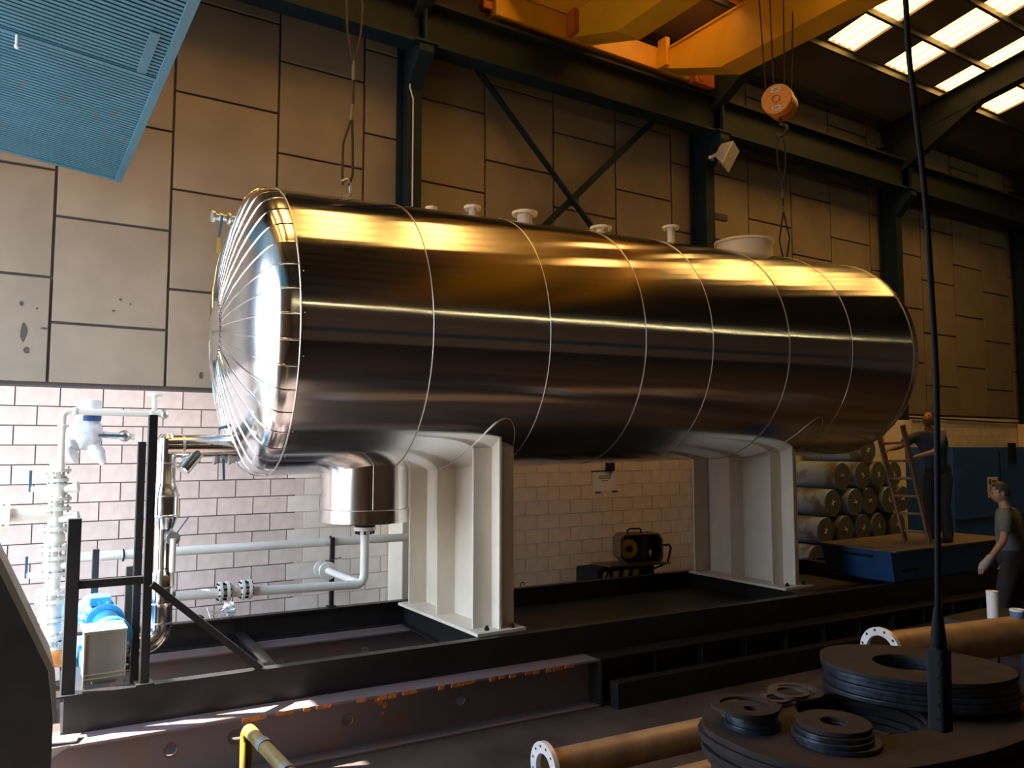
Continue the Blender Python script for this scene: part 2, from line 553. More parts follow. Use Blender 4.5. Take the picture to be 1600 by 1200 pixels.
# portal rafters with haunches
def rafter(x):
    m = MB()
    for ya, yb in ((9.3, RIDGE_Y), (RIDGE_Y, YF + 0.2)):
        p, q = V((x, ya, rz_at(ya) - 0.60)), V((x, yb, rz_at(yb) - 0.60))
        m.prism(ipoly(0.2, 0.48, 0.025, 0.02), p, q)
    for ya, s in ((9.3, -1), (YF + 0.2, 1)):
        z = rz_at(ya) - 0.6
        yb = ya + s * 2.0
        m.add([(x - 0.09, ya, z - 0.75), (x + 0.09, ya, z - 0.75), (x + 0.09, ya, z), (x - 0.09, ya, z), (x - 0.09, yb, rz_at(yb) - 0.6), (x + 0.09, yb, rz_at(yb) - 0.6)],
              [(0, 1, 5, 4), (0, 4, 3), (1, 2, 5), (2, 3, 4, 5), (0, 3, 2, 1)])
    return m.build('rafter', 'beam_green', ce, smooth=0)
CX = [-1.1, 4.28, 9.66, 15.04, 20.4, 25.8]
for x in CX:
    rafter(x)
# ------------------------------------------------------------------ columns
cl = {4.28: 'blue steel column left of the cross braces, above the tank', 9.66: 'blue steel column carrying the floodlight, right of the cross braces',
      15.04: 'dark steel column rising behind the far end of the tank', 20.4: 'dim steel column in the far right shadows', 25.8: 'steel column at the far end of the hall', -1.1: 'steel column beside the open doorway'}
for x in CX:
    t = thing('steel_column', (x, 9.2, 0), cl[x], 'column', 'steel columns along the back wall')
    MB().box((x - 0.10, 9.06, 0), (x + 0.10, 9.08, 8.6)).build('front_flange', 'steel_blue', t, smooth=0)
    MB().box((x - 0.10, 9.40, 0), (x + 0.10, 9.42, 8.6)).build('rear_flange', 'steel_blue', t, smooth=0)
    MB().box((x - 0.008, 9.08, 0), (x + 0.008, 9.40, 8.6)).build('web', 'steel_blue', t, smooth=0)
    m = MB()
    m.add([(x - 0.1, 9.06, 7.05), (x + 0.1, 9.06, 7.05), (x + 0.1, 9.06, 7.55), (x - 0.1, 9.06, 7.55), (x - 0.1, 8.72, 7.42), (x + 0.1, 8.72, 7.42), (x + 0.1, 8.72, 7.55), (x - 0.1, 8.72, 7.55)],
          [(0, 3, 2, 1), (4, 5, 6, 7), (0, 1, 5, 4), (1, 2, 6, 5), (2, 3, 7, 6), (3, 0, 4, 7)])
    m.box((x - 0.16, 8.70, 7.53), (x + 0.16, 9.06, 7.56))
    m.box((x - 0.012, 8.74, 7.56), (x + 0.012, 9.06, 8.0))
    m.build('bracket', 'steel_blue', t, smooth=0)
    MB().box((x - 0.13, 9.03, 0), (x + 0.13, 9.46, 2.95)).build('painted_casing', 'white_paint', t, smooth=0, bevel=0.01)
    if x > 15 and x < 16:
        MB().box((x - 0.08, 9.02, 1.38), (x + 0.08, 9.03, 1.68)).build('red_mark', 'red_paint', t, smooth=0)
MB().tube([(4.19, 9.03, 7.5), (4.19, 9.03, 7.05), (4.24, 9.03, 6.9), (4.24, 9.03, 3.0)], 0.010, 8).build('conduit_pipe', 'lamp_body', label='thin grey conduit running down the column left of the braces', cat='conduit')
# ------------------------------------------------------------------ runway beam
t = thing('crane_runway_beam', (0, 8.95, 7.56), 'long dark green crane runway beam under the yellow crane', 'beam')
MB().box((XL + 0.05, 8.80, 7.56), (XR - 0.05, 9.10, 7.60)).build('bottom_flange', 'steel_blue', t, smooth=0)
MB().box((XL + 0.05, 8.935, 7.60), (XR - 0.05, 8.965, 8.12)).build('web', 'beam_green', t, smooth=0)
MB().box((XL + 0.05, 8.80, 8.12), (XR - 0.05, 9.10, 8.16)).build('top_flange', 'beam_green', t, smooth=0)
MB().box((XL + 0.05, 8.92, 8.16), (XR - 0.05, 8.98, 8.22)).build('rail', 'steel_dark', t, smooth=0)
for x in CX[1:]:
    MB().box((x - 0.012, 8.81, 7.60), (x + 0.012, 8.935, 8.12)).build('stiffener', 'beam_green', t, smooth=0)
# cross braces
def brace(p, q, lab):
    m = MB()
    m.prism([(-0.05, -0.05), (0.05, -0.05), (0.05, -0.038), (-0.038, -0.038), (-0.038, 0.05), (-0.05, 0.05)], p, q)
    m.build('cross_brace', 'steel_blue', smooth=0, label=lab, cat='brace', group='steel wall braces')
brace((4.37, 9.22, 8.6), (8.56, 9.22, 4.55), 'blue angle brace sloping down to the right above the tank')
brace((9.55, 9.28, 8.6), (5.38, 9.28, 4.6), 'dark angle brace rising to the right above the tank')
brace((4.37, 9.22, 8.62), (3.0, 9.22, 9.95), 'dark diagonal brace at the top edge left of the crane')
MB().prism([(-0.09, -0.09), (0.09, -0.09), (0.09, 0.09), (-0.09, 0.09)], (6.97, 9.235, 6.08), (6.97, 9.25, 6.08)).build('gusset_plate', 'steel_dark', label='small gusset plate where the two braces cross', cat='plate')
# ------------------------------------------------------------------ open blue door
d = thing('door_1', (0.86, 8.6, 5.08), kind='structure')
ta = math.tan(math.radians(6.3))
def dz(x):
    return 5.08 + (0.86 - x) * ta
y = 3.2
pf = []
pitch = 0.053
m = MB()
x0, x1 = XL + 0.02, 0.80
prof = []
while y < 8.56:
    prof += [(y, 0.0), (y + pitch * 0.58, 0.0), (y + pitch * 0.64, 0.022), (y + pitch * 0.94, 0.022)]
    y += pitch
k = len(prof)
vs = [(x0, a, dz(x0) + b) for a, b in prof] + [(x1, a, dz(x1) + b) for a, b in prof]
m.add(vs, [(i, i + 1, i + 1 + k, i + k) for i in range(k - 1)])
m.build('corrugated_skin', 'door_blue', d, smooth=0, flip=False)
m = MB()
vs = [(x0, 3.2, dz(x0) + 0.05), (x1, 3.2, dz(x1) + 0.05), (x1, 8.6, dz(x1) + 0.05), (x0, 8.6, dz(x0) + 0.05)]
m.add(vs + [(p[0], p[1], p[2] + 0.02) for p in vs], [(0, 1, 2, 3), (4, 7, 6, 5), (0, 4, 5, 1), (1, 5, 6, 2), (2, 6, 7, 3), (3, 7, 4, 0)])
m.build('backing_sheet', 'door_blue_dark', d, smooth=0)
MB().bar((0.83, 3.2, dz(0.83) + 0.02), (0.83, 8.63, dz(0.83) + 0.02), 0.06, 0.07).build('edge_frame', 'door_blue', d, smooth=0)
MB().bar((x0, 8.59, dz(x0) + 0.02), (0.86, 8.59, dz(0.86) + 0.02), 0.06, 0.06).build('edge_frame', 'door_blue', d, smooth=0)
MB().bar((x0, 6.05, dz(x0) - 0.004), (0.80, 6.05, dz(0.80) - 0.004), 0.05, 0.012).build('cover_strip', 'door_blue', d, smooth=0)
MB().bar((0.70, 5.35, dz(0.70) - 0.006), (0.70, 6.0, dz(0.70) - 0.006), 0.06, 0.014).build('lock_strip', 'door_blue', d, smooth=0)
hx = -0.05
m = MB().cyl((hx, 6.05, dz(hx) - 0.01), (hx, 6.05, dz(hx) - 0.07), 0.012, n=12)
m.ball((hx, 6.05, dz(hx) - 0.085), 0.017, n=12)
m.build('door_knob', 'paper', d)
random.seed(3)
for i in range(16):
    x = random.uniform(-1.0, 0.75)
    yy = 3.2 + pitch * (random.randint(20, 98) + 0.29)
    MB().box((x, yy - 0.010, dz(x) - 0.004), (x + random.uniform(0.05, 0.12), yy + 0.010, dz(x) + 0.002)).build('rust_spot', 'rust_fleck', d, smooth=0)
# ------------------------------------------------------------------ yellow overhead crane
t = thing('overhead_crane', (7.3, 8.95, 8.22), 'yellow double girder overhead crane on the runway beam', 'crane')
MB().box((5.35, 8.80, 8.27), (9.45, 9.10, 8.62)).build('end_carriage', 'crane_yellow', t, smooth=0, bevel=0.008)
for x in (5.6, 9.2):
    MB().cyl((x, 8.90, 8.36), (x, 9.0, 8.36), 0.14, n=24).build('wheel', 'steel_dark', t)
MB().box((9.45, 8.88, 8.33), (9.55, 9.02, 8.50)).build('buffer', 'crane_red', t, bevel=0.02)
MB().box((5.20, 8.88, 8.36), (5.35, 9.02, 8.48)).build('buffer', 'crane_red', t, bevel=0.02)
m = MB().cyl((9.1, 8.78, 8.30), (9.1, 8.66, 8.30), 0.07, n=16)
m.box((8.95, 8.68, 8.20), (9.40, 8.80, 8.44))
m.build('drive_motor', 'crane_red', t)
def girder(x0, x1, zb, zt, haunch, lab=None):
    prof = [(-10.5, zb), (haunch, zb), (8.80, 8.30), (8.80, zt), (-10.5, zt)]
    m = MB()
    k = len(prof)
    m.add([(x0, a, b) for a, b in prof] + [(x1, a, b) for a, b in prof], [(i, (i + 1) % k, (i + 1) % k + k, i + k) for i in range(k)] + [tuple(range(k)), tuple(range(k, 2 * k))[::-1]])
    g = m.build('girder', 'crane_yellow', t, smooth=0, bevel=0.006)
    MB().box((x0 - 0.03, -10.5, zt), (x1 + 0.03, 8.86, zt + 0.03)).build('top_plate', 'crane_yellow', g, smooth=0)
girder(8.37, 8.80, 7.83, 8.54, 7.62)
girder(6.60, 7.02, 7.93, 8.62, 7.79)
MB().box((6.52, 8.60, 8.28), (6.60, 8.80, 8.72)).build('end_lug', 'crane_red', t, smooth=0)
MB().box((8.29, 8.62, 8.28), (8.37, 8.80, 8.72)).build('end_lug', 'crane_yellow', t, smooth=0)
m = MB()
m.add([(5.45, 8.80, 8.63), (6.6, 8.80, 8.63), (6.6, -10, 8.63), (5.75, -10, 8.63), (5.75, 7.9, 8.63), (5.45, 8.80, 8.68), (6.6, 8.80, 8.68), (6.6, -10, 8.68), (5.75, -10, 8.68), (5.75, 7.9, 8.68)],
      [(0, 1, 2, 3, 4), (9, 8, 7, 6, 5), (0, 5, 6, 1), (1, 6, 7, 2), (2, 7, 8, 3), (3, 8, 9, 4), (4, 9, 5, 0)])
m.build('walkway', 'crane_yellow', t, smooth=0)
MB().box((5.75, -10, 8.68), (5.78, 8.0, 8.83)).build('toe_board', 'crane_yellow', t, smooth=0)
MB().box((6.7, 5.7, 8.60), (8.7, 7.3, 8.95)).build('trolley', 'crane_red', t, smooth=0, bevel=0.02)
# hook block with ropes
HX, HY, HZ = 8.22, 6.5, 6.86
t = thing('hook_block', (HX, HY, HZ - 0.2), 'orange pulley hook block hanging on wire ropes', 'hook')
ax = V((-0.925, -0.38, 0)).normalized()
sd = V((0.38, -0.925, 0)).normalized()
c = V((HX, HY, HZ))
m = MB().cyl(c - ax * 0.02, c + ax * 0.13, 0.195, n=36)
m.build('cheek_plate', 'hook_orange', t, bevel=0.01)
m = MB().cyl(c - ax * 0.20, c - ax * 0.05, 0.185, n=36)
m.build('cheek_plate', 'crane_red', t, bevel=0.01)
MB().cyl(c - ax * 0.05, c - ax * 0.02, 0.15, n=30).build('sheave', 'steel_dark', t)
m = MB().annulus(c + ax * 0.134, ax, 0.052, 0.040, 0.012, 20)
m.build('axle_ring', 'crane_red', t)
for dz_, col in ((0.12, 'paper'), (-0.12, 'paper')):
    q = c + ax * 0.132 + V((0, 0, dz_))
    pl = MB().prism([(-0.055, -0.028), (0.055, -0.028), (0.055, 0.028), (-0.055, 0.028)], q, q + ax * 0.004).build('sticker', col, t, smooth=0)
    for r_ in (-0.010, 0.010):
        qq = q + ax * 0.004 + V((0, 0, r_))
        MB().prism([(-0.04, -0.005), (0.04, -0.005), (0.04, 0.005), (-0.04, 0.005)], qq, qq + ax * 0.002).build('print_line', 'tape_blue', pl, smooth=0)
for dx in (-0.34, -0.14, 0.12, 0.30):
    q = c + sd * dx * 0.5 - ax * 0.03
    MB().tube([q + V((0, 0, 0.05)), V((q.x + dx * 0.35, q.y, 8.62))], 0.008, 6).build('hoist_rope', 'rope', t)
hk = [c + V((0, 0, -0.18)) - ax * 0.03, c + V((0, 0, -0.27)) - ax * 0.03] + arc(c + V((0, 0, -0.36)) - ax * 0.03, sd, (0, 0, 1), 0.075, 90, -160, 12)
MB().tube(hk, 0.022, 10).build('hook', 'steel_dark', t)
# right sling from hook to tank lug
LUGR = V((8.95, 7.05, 4.99))
hb = c + V((0.0, 0, -0.43)) - ax * 0.03
t = thing('wire_sling', hb, 'wire rope sling from the orange hook block to the tank top', 'sling', 'wire slings holding the tank')
mid = hb.lerp(LUGR, 0.42)
MB().tube(bez(hb + sd * 0.02, hb + sd * 0.09 + V((0, 0, -0.2)), mid + sd * 0.03 + V((0, 0, 0.2)), mid), 0.011, 8).build('eye_loop', 'rope', t)
MB().tube(bez(hb - sd * 0.02, hb - sd * 0.09 + V((0, 0, -0.2)), mid - sd * 0.03 + V((0, 0, 0.2)), mid), 0.011, 8).build('eye_loop', 'rope', t)
MB().tube([mid + (hb - mid) * 0.02, mid + (LUGR - mid) * 0.10], 0.017, 10).build('ferrule', 'ferrule', t)
m2 = mid.lerp(LUGR, 0.22)
MB().tube([mid, m2], 0.012, 8).build('rope_leg', 'rope', t)
MB().tube([m2, mid.lerp(LUGR, 0.30)], 0.017, 10).build('ferrule', 'ferrule', t)
for s in (-1, 1):
    MB().tube([mid.lerp(LUGR, 0.30), LUGR + sd * 0.07 * s + V((0, 0, 0.3)), LUGR + sd * 0.02 * s], 0.012, 8).build('eye_loop', 'rope', t)
# left sling
t = thing('wire_sling', (2.76, 7.38, 7.9), 'long wire rope sling hanging to the near end of the tank', 'sling', 'wire slings holding the tank')
def sp(x, z, y=7.38):
    return V((x, y, z))
MB().tube([sp(2.79, 8.3), sp(2.80, 7.22)], 0.022, 10).build('top_hook_shank', 'galv', t)
for s in (-1, 1):
    MB().tube([sp(2.80, 7.25), sp(2.80 + 0.085 * s, 6.95), sp(2.80 + 0.075 * s, 6.65), sp(2.80 + 0.01 * s, 6.28)], 0.012, 8).build('eye_loop', 'rope', t)
    MB().tube([sp(2.79 + 0.006 * s, 5.72), sp(2.755 + 0.05 * s, 5.45), sp(2.755 + 0.055 * s, 5.15), sp(2.74 + 0.03 * s, 5.03)], 0.013, 8).build('eye_loop', 'rope', t)
MB().tube([sp(2.80, 6.32), sp(2.80, 6.12)], 0.018, 10).build('ferrule', 'ferrule', t)
MB().tube([sp(2.805, 6.14), sp(2.80, 5.85)], 0.014, 8).build('rope_leg', 'rope', t)
MB().tube([sp(2.80, 5.87), sp(2.785, 5.70)], 0.018, 10).build('ferrule', 'ferrule', t)
m = MB().tube([sp(2.70, 5.06), sp(2.745, 5.09), sp(2.785, 5.05), sp(2.79, 4.95), sp(2.75, 4.90)], 0.017, 8)
m.build('shackle', 'galv', t)
# floodlight
t = thing('floodlight', (9.75, 8.9, 7.1), 'grey floodlight clamped to the blue column', 'lamp')
fc = V((9.82, 8.76, 7.17))
fd = V((0.45, -0.75, -0.48)).normalized()
_, fs_, fu = frame(fd)
m = MB()
k = [(-0.25, -0.19), (0.25, -0.19), (0.25, 0.19), (-0.25, 0.19)]
vs = [fc + fs_ * a + fu * b for a, b in k] + [fc - fd * 0.20 + fs_ * a * 0.55 + fu * b * 0.55 for a, b in k]
m.add(vs, [(0, 1, 5, 4), (1, 2, 6, 5), (2, 3, 7, 6), (3, 0, 4, 7), (4, 5, 6, 7)])
m.build('housing', 'lamp_body', t, smooth=0)
MB().prism([(-0.25, -0.19), (0.25, -0.19), (0.25, 0.19), (-0.25, 0.19)], fc, fc + fd * 0.015).build('glass', 'lamp_glass', t, smooth=0)
m = MB()
for s in (-1, 1):
    m.bar(fc + fs_ * 0.265 * s - fd * 0.06, V((9.66, 8.99, 7.16)) + fs_ * 0.215 * s * 0.6, 0.012, 0.05)
m.bar(V((9.66, 9.0, 7.16)) - fs_ * 0.14, V((9.66, 9.0, 7.16)) + fs_ * 0.14, 0.06, 0.05)
m.bar((9.66, 9.0, 7.16), (9.66, 9.07, 7.16), 0.06, 0.08)
m.build('yoke', 'lamp_body', t, smooth=0)
# bracket stub low on the same column
MB().box((9.76, 9.05, 6.20), (10.05, 9.12, 6.30)).build('cable_stub', 'steel_dark', label='short dark bracket on the column under the floodlight', cat='bracket')
# ================================================================== THE TANK
TO, TR = V((5.82, 7.2, 3.572)), 1.322
yaw, tilt = math.radians(-3.3), math.radians(1.14)
TA = V((math.cos(yaw) * math.cos(tilt), math.sin(yaw) * math.cos(tilt), math.sin(tilt)))
TB = V((-math.sin(yaw), math.cos(yaw), 0))
TC = TA.cross(TB)
def TP(s, deg, r=TR):
    a = math.radians(deg)
    return TO + TA * s + (TB * math.cos(a) + TC * math.sin(a)) * r
tank = thing('pressure_tank', (5.82, 7.2, 0.70), 'huge horizontal tank clad in polished steel sheet', 'tank')
SEAM = [-3.835, -2.70, -1.52, -0.396, 0.496, 1.647, 2.71, 3.875]
random.seed(11)
for k in range(7):
    s0, s1 = SEAM[k], SEAM[k + 1]
    n, ms = 144, 12
    ph = [random.uniform(0, 6.28) for _ in range(4)]
    dr = 0.0025 * (k % 2)
    vs = []
    for j in range(ms + 1):
        t = j / ms
        s = s0 + (s1 - s0) * t
        edge = -0.0020 * math.exp(-((t * (s1 - s0)) / 0.05) ** 2) - 0.0020 * math.exp(-(((1 - t) * (s1 - s0)) / 0.05) ** 2)
        for i in range(n):
            a = 2 * math.pi * i / n
            w = 0.0012 * math.sin(2 * a + ph[0] + 0.5 * t) + 0.0004 * math.sin(5 * a + ph[1] + 0.8 * t) + 0.00015 * math.sin(11 * a + ph[2])
            vs.append(TP(s, math.degrees(a), TR + dr + edge + w * (0.4 + 0.6 * math.sin(math.pi * t))))
    m = MB().add(vs, [(j * n + i, j * n + (i + 1) % n, (j + 1) * n + (i + 1) % n, (j + 1) * n + i) for j in range(ms) for i in range(n)])
    m.build('cladding_sheet', 'clad', tank, smooth=60)
for k, s in enumerate(SEAM):
    r = 0.006 if k == 0 else 0.0026
    MB().tube([TP(s, i * 3, TR + 0.004) for i in range(120)], r, 6, closed=True).build('seam_bead', 'bead', tank, smooth=60)
# small rivets along first seam
m = MB()
for i in range(24):
    m.ball(TP(SEAM[0] + 0.03, i * 15, TR + 0.003), 0.006, n=6)
m.build('rivet_row', 'bead', tank, kind='stuff')
# dished heads built of gore sheets
HP = [(0.0, 0.0), (0.003, 0.06), (0.014, 0.11), (0.036, 0.155), (0.07, 0.19), (0.12, 0.222), (0.19, 0.254), (0.30, 0.296), (0.45, 0.343), (0.65, 0.390), (0.87, 0.424), (1.07, 0.440)]
NG = 40
def head(send, sgn):
    for g in range(NG):
        a0 = 360.0 * g / NG
        da = 360.0 / NG
        vs = []
        cols = [(0.0, 0.0), (0.025, 0.006), (0.06, 0.0065), (0.085, 0.0), (0.35, 0.0), (0.68, 0.0), (1.0, 0.0)]
        for f, lift in cols:
            for q, h in HP:
                vs.append(TP(send + sgn * (h + lift), a0 + da * f, TR - q + (lift if h < 0.15 else 0)))
        k = len(HP)
        fs = [(c * k + t, (c + 1) * k + t, (c + 1) * k + t + 1, c * k + t + 1) for c in range(len(cols) - 1) for t in range(k - 1)]
        m = MB().add(vs, fs)
        m.build('gore_sheet', 'clad_head', tank, smooth=30)
    m = MB()
    vs = [TP(send + sgn * 0.461, 0, 0)]
    for r, h in ((0.13, 0.456), (0.22, 0.450), (0.272, 0.445), (0.275, 0.426)):
        vs += [TP(send + sgn * h, i * 10, r) for i in range(36)]
    fs = [(0, 1 + i, 1 + (i + 1) % 36) for i in range(36)]
    for b in range(3):
        fs += [(1 + b * 36 + i, 1 + b * 36 + (i + 1) % 36, 1 + (b + 1) * 36 + (i + 1) % 36, 1 + (b + 1) * 36 + i) for i in range(36)]
    m.add(vs, fs).build('crown_disc', 'clad_head', tank, smooth=40)
    m = MB()
    for i in range(40):
        m.ball(TP(send + sgn * 0.440, i * 9, 0.287), 0.008, n=6)
    m.build('rivet_row', 'steel_dark', tank, kind='stuff')
head(SEAM[0], -1)
head(SEAM[-1], 1)
# nozzles on top
def flange_up(x, r_neck, r_fl, ztop, name='nozzle', parent=tank):
    s = (x - 5.82) / TA.x
    p = TO + TA * s
    nz = MB().cyl((p.x, p.y, p.z + TR - 0.05), (p.x, p.y, ztop), r_neck, n=20).build(name, 'pipe_white', parent)
    MB().annulus((p.x, p.y, ztop - 0.015), (0, 0, 1), r_fl, 0.001 + r_neck * 0.1, 0.03, 28).build('flange', 'pipe_white', nz)
    boltring(MB(), (p.x, p.y, ztop - 0.02), (0, 0, 1), r_fl * 0.8, 8, 0.008, 0.055).build('bolt_ring', 'pipe_white', nz)
flange_up(3.66, 0.030, 0.065, 4.94)
flange_up(4.14, 0.042, 0.095, 5.02)
flange_up(4.79, 0.085, 0.145, 5.05)
flange_up(5.83, 0.055, 0.130, 5.025)
flange_up(6.90, 0.048, 0.105, 5.18)
mx = 8.15
s = (mx - 5.82) / TA.x
p = TO + TA * s
mh = MB().lathe([(0.36, TR - 0.1), (0.36, TR + 0.16), (0.39, TR + 0.165), (0.39, TR + 0.195), (0.0, TR + 0.20)], (p.x, p.y, p.z), (0, 0, 1), 40).build('manway', 'white_paint', tank)
# lifting lugs
for q in (V((2.745, 7.38, 4.90)), LUGR):
    m = MB()
    m.prism([(-0.07, -0.12), (0.07, -0.12), (0.07, 0.03), (0.035, 0.08), (-0.035, 0.08), (-0.07, 0.03)], q + V((0, -0.012, -0.03)), q + V((0, 0.012, -0.03)))
    m.build('lifting_lug', 'galv', tank, smooth=0)
# sump boot under the near end
sx, sy = 2.99, 7.36
bt = MB().cyl((sx, sy, 1.83), (sx, sy, 2.40), 0.43, n=64, caps=False).build('sump_boot', 'clad_small', tank)
MB().lathe([(0.0, 0), (0.43, 0.0), (0.437, 0.006), (0.437, 0.125), (0.43, 0.13)], (sx, sy, 1.715), (0, 0, 1), 64).build('sump_base', 'clad_small', bt)
MB().tube([(sx + 0.434 * math.cos(i * math.pi / 36), sy + 0.434 * math.sin(i * math.pi / 36), 1.845) for i in range(72)], 0.005, 6, closed=True).build('seam_bead', 'bead', bt)
m = MB()
for dx in (-0.434, 0.434):
    pass
MB().tube([(sx - 0.10, sy - 0.421, 1.73), (sx - 0.10, sy - 0.421, 2.30)], 0.002, 6).build('vertical_seam', 'bead', bt)
# saddles
def saddle(xw, y0, y1, ribs, zt=0.735):
    s = (xw - 5.82) / TA.x
    yc, zc = (TO + TA * s).y, (TO + TA * s).z
    def top(y):
        d = min(abs(y - yc), TR * 0.995)
        return zc - math.sqrt(TR * TR - d * d) + 0.012
    sd_ = thing('saddle', (xw, (y0 + y1) / 2, 0.71))
    sd_.parent = tank
    sd_.location = V((xw, (y0 + y1) / 2, 0.71)) - ORIG[tank.name]
    n = 16
    poly = [(y0, zt)] + [(y1, zt)] + [(y1 + (y0 - y1) * i / n, top(y1 + (y0 - y1) * i / n)) for i in range(n + 1)]
    m = MB()
    k = len(poly)
    x0, x1 = xw - 0.012, xw + 0.012
    m.add([(x0, a, b) for a, b in poly] + [(x1, a, b) for a, b in poly], [(i, (i + 1) % k, (i + 1) % k + k, i + k) for i in range(k)] + [tuple(range(k)), tuple(range(k, 2 * k))[::-1]])
    m.build('web_plate', 'white_paint', sd_, smooth=0)
    for (ya, xa, xb) in ribs:
        t = top(ya) + 0.01
        MB().box((min(xa, xb), ya - 0.01, zt), (max(xa, xb), ya + 0.01, t)).build('rib', 'white_paint', sd_, smooth=0, bevel=0.002)
    MB().box((xw - 0.28, y0 - 0.06, 0.705), (xw + 0.25, y1 + 0.06, zt)).build('base_plate', 'white_paint', sd_, smooth=0, bevel=0.003)
    for (bx, by) in ((xw - 0.13, y0 + 0.03), (xw + 0.13, y0 + 0.0), (xw - 0.13, y1 - 0.02)):
        m = MB().cyl((bx, by, zt), (bx, by, zt + 0.022), 0.026, n=6)
        m.cyl((bx, by, zt + 0.022), (bx, by, zt + 0.04), 0.014, n=10)
        m.build('anchor_bolt', 'black_matte', sd_)
    # cladding cut-out bead round the saddle head
    lp = []
    for i in range(60):
        a = 2 * math.pi * i / 60
        lp.append(TP(s + 0.34 * math.cos(a) * (1 - 0.15 * abs(math.sin(a))), 270 + 51 * math.sin(a), TR + 0.007))
    MB().tube(lp, 0.0035, 6, closed=True).build('cutout_bead', 'bead', tank)
    return sd_
saddle(3.975, 6.447, 8.07, [(6.60, 3.76, 3.965), (7.34, 3.76, 3.965), (8.0, 3.76, 3.965), (6.575, 3.985, 4.20), (7.3, 3.985, 4.19), (8.0, 3.985, 4.19)])
saddle(8.26, 6.47, 7.95, [(6.66, 8.05, 8.25), (7.28, 8.0, 8.25), (7.90, 7.98, 8.25), (6.59, 8.27, 8.46), (7.2, 8.27, 8.47), (7.85, 8.27, 8.47)])
# sample valves on the near head
def ball_valve(parent, c, axis, r, L, hdir, hl, tagm=None, vm='galv'):
    """flanged ball valve part centred at c along axis with a lever along hdir"""
    ax_ = V(axis).normalized()
    c = V(c)
    v = MB().cyl(c - ax_ * L * 0.3, c + ax_ * L * 0.3, r * 0.9, n=16)
    v.ball(c, r * 1.15, n=12)
    for s_ in (-1, 1):
        v.cyl(c + ax_ * s_ * L * 0.36, c + ax_ * s_ * L * 0.5, r * 1.6, n=18)
    vo = v.build('valve_body', vm, parent)
    h = V(hdir).normalized()
    up_ = ax_.cross(h)
    st = c + (V((0, 0, 1)) if abs(h.z) < 0.5 else -V((0, 1, 0))) * r * 1.5
    MB().cyl(c, st, r * 0.35, n=8).build('valve_stem', 'galv', vo)
    MB().bar(st, st + h * hl, 0.022, 0.007).build('lever', 'handle_blue', vo, smooth=0)
    if tagm:
        q = st + h * (hl + 0.01)
        MB().box((q.x - 0.016, q.y - 0.003, q.z - 0.14), (q.x + 0.016, q.y + 0.003, q.z)).build('tag_strip', tagm, vo, smooth=0)
    return vo
MB().cyl((1.66, 7.42, 4.53), (1.90, 7.42, 4.53), 0.03, n=14).build('valve_stub', 'galv', tank)
ball_valve(tank, (1.57, 7.42, 4.53), (1, 0, 0), 0.034, 0.16, (-0.12, 0, -1), 0.20, 'rail_yellow')
MB().cyl((1.70, 7.42, 2.33), (2.0, 7.42, 2.33), 0.026, n=14).build('valve_stub', 'galv', tank)
ball_valve(tank, (1.64, 7.42, 2.33), (1, 0, 0), 0.032, 0.15, (0.05, 0, -1), 0.19)
MB().tube([(1.60, 7.42, 2.60), (1.66, 7.42, 2.62), (1.72, 7.42, 2.58)], 0.014, 8).build('small_tap', 'handle_blue', tank)
# ================================================================== SKID AND BEAMS
def yF(x):
    return 6.46 - 0.05 * (x - 0.41)
def yR(x):
    return 8.60 - 0.05 * (x - 0.41)
SKX0, SKX1, ST, SB = 0.41, 12.9, 0.705, 0.44
t = thing('skid_frame', (6.5, 7.2, SB), 'long black steel skid frame carrying the tank', 'frame')
ch = [(0, 0), (0.10, 0), (0.10, 0.016), (0.012, 0.016), (0.012, ST - SB - 0.016), (0.10, ST - SB - 0.016), (0.10, ST - SB), (0, ST - SB)]
MB().prism([(-a, b) for a, b in ch], (SKX0, yF(SKX0), SB), (SKX1, yF(SKX1), SB)).build('long_channel', 'black_paint', t, smooth=0, bevel=0.003)
MB().prism([(a, b) for a, b in ch], (SKX0, yR(SKX0), SB), (SKX1, yR(SKX1), SB)).build('long_channel', 'black_paint', t, smooth=0, bevel=0.003)
for x in (0.47, 3.80, 8.05, 10.4, 12.82):
    MB().prism(ipoly(0.14, ST - SB - 0.004, 0.014, 0.012), (x, yF(x) + 0.02, SB), (x + 0.10, yR(x) - 0.02, SB)).build('cross_beam', 'black_paint', t, smooth=0)
for x in (2.0,):
    MB().prism(ipoly(0.10, 0.10, 0.010, 0.010), (x, yF(x) + 0.02, SB), (x + 0.10, yR(x) - 0.02, SB)).build('cross_beam', 'black_paint', t, smooth=0)
m = MB()
x0, x1 = 4.15, 12.8
m.add([(x0, yF(x0) + 0.1, SB + 0.03), (x1, yF(x1) + 0.1, SB + 0.03), (x1, yR(x1) - 0.1, SB + 0.03), (x0, yR(x0) - 0.1, SB + 0.03),
       (x0, yF(x0) + 0.1, SB + 0.045), (x1, yF(x1) + 0.1, SB + 0.045), (x1, yR(x1) - 0.1, SB + 0.045), (x0, yR(x0) - 0.1, SB + 0.045)],
      [(0, 3, 2, 1), (4, 5, 6, 7), (0, 1, 5, 4), (1, 2, 6, 5), (2, 3, 7, 6), (3, 0, 4, 7)])
m.build('deck_plate', 'steel_dark', t, smooth=0)
MB().tube(arc((5.45, yR(5.4) - 0.03, ST + 0.03), (1, 0, 0), (0, 0, 1), 0.028, -30, 210, 12), 0.006, 6).build('lifting_eye', 'black_matte', t)
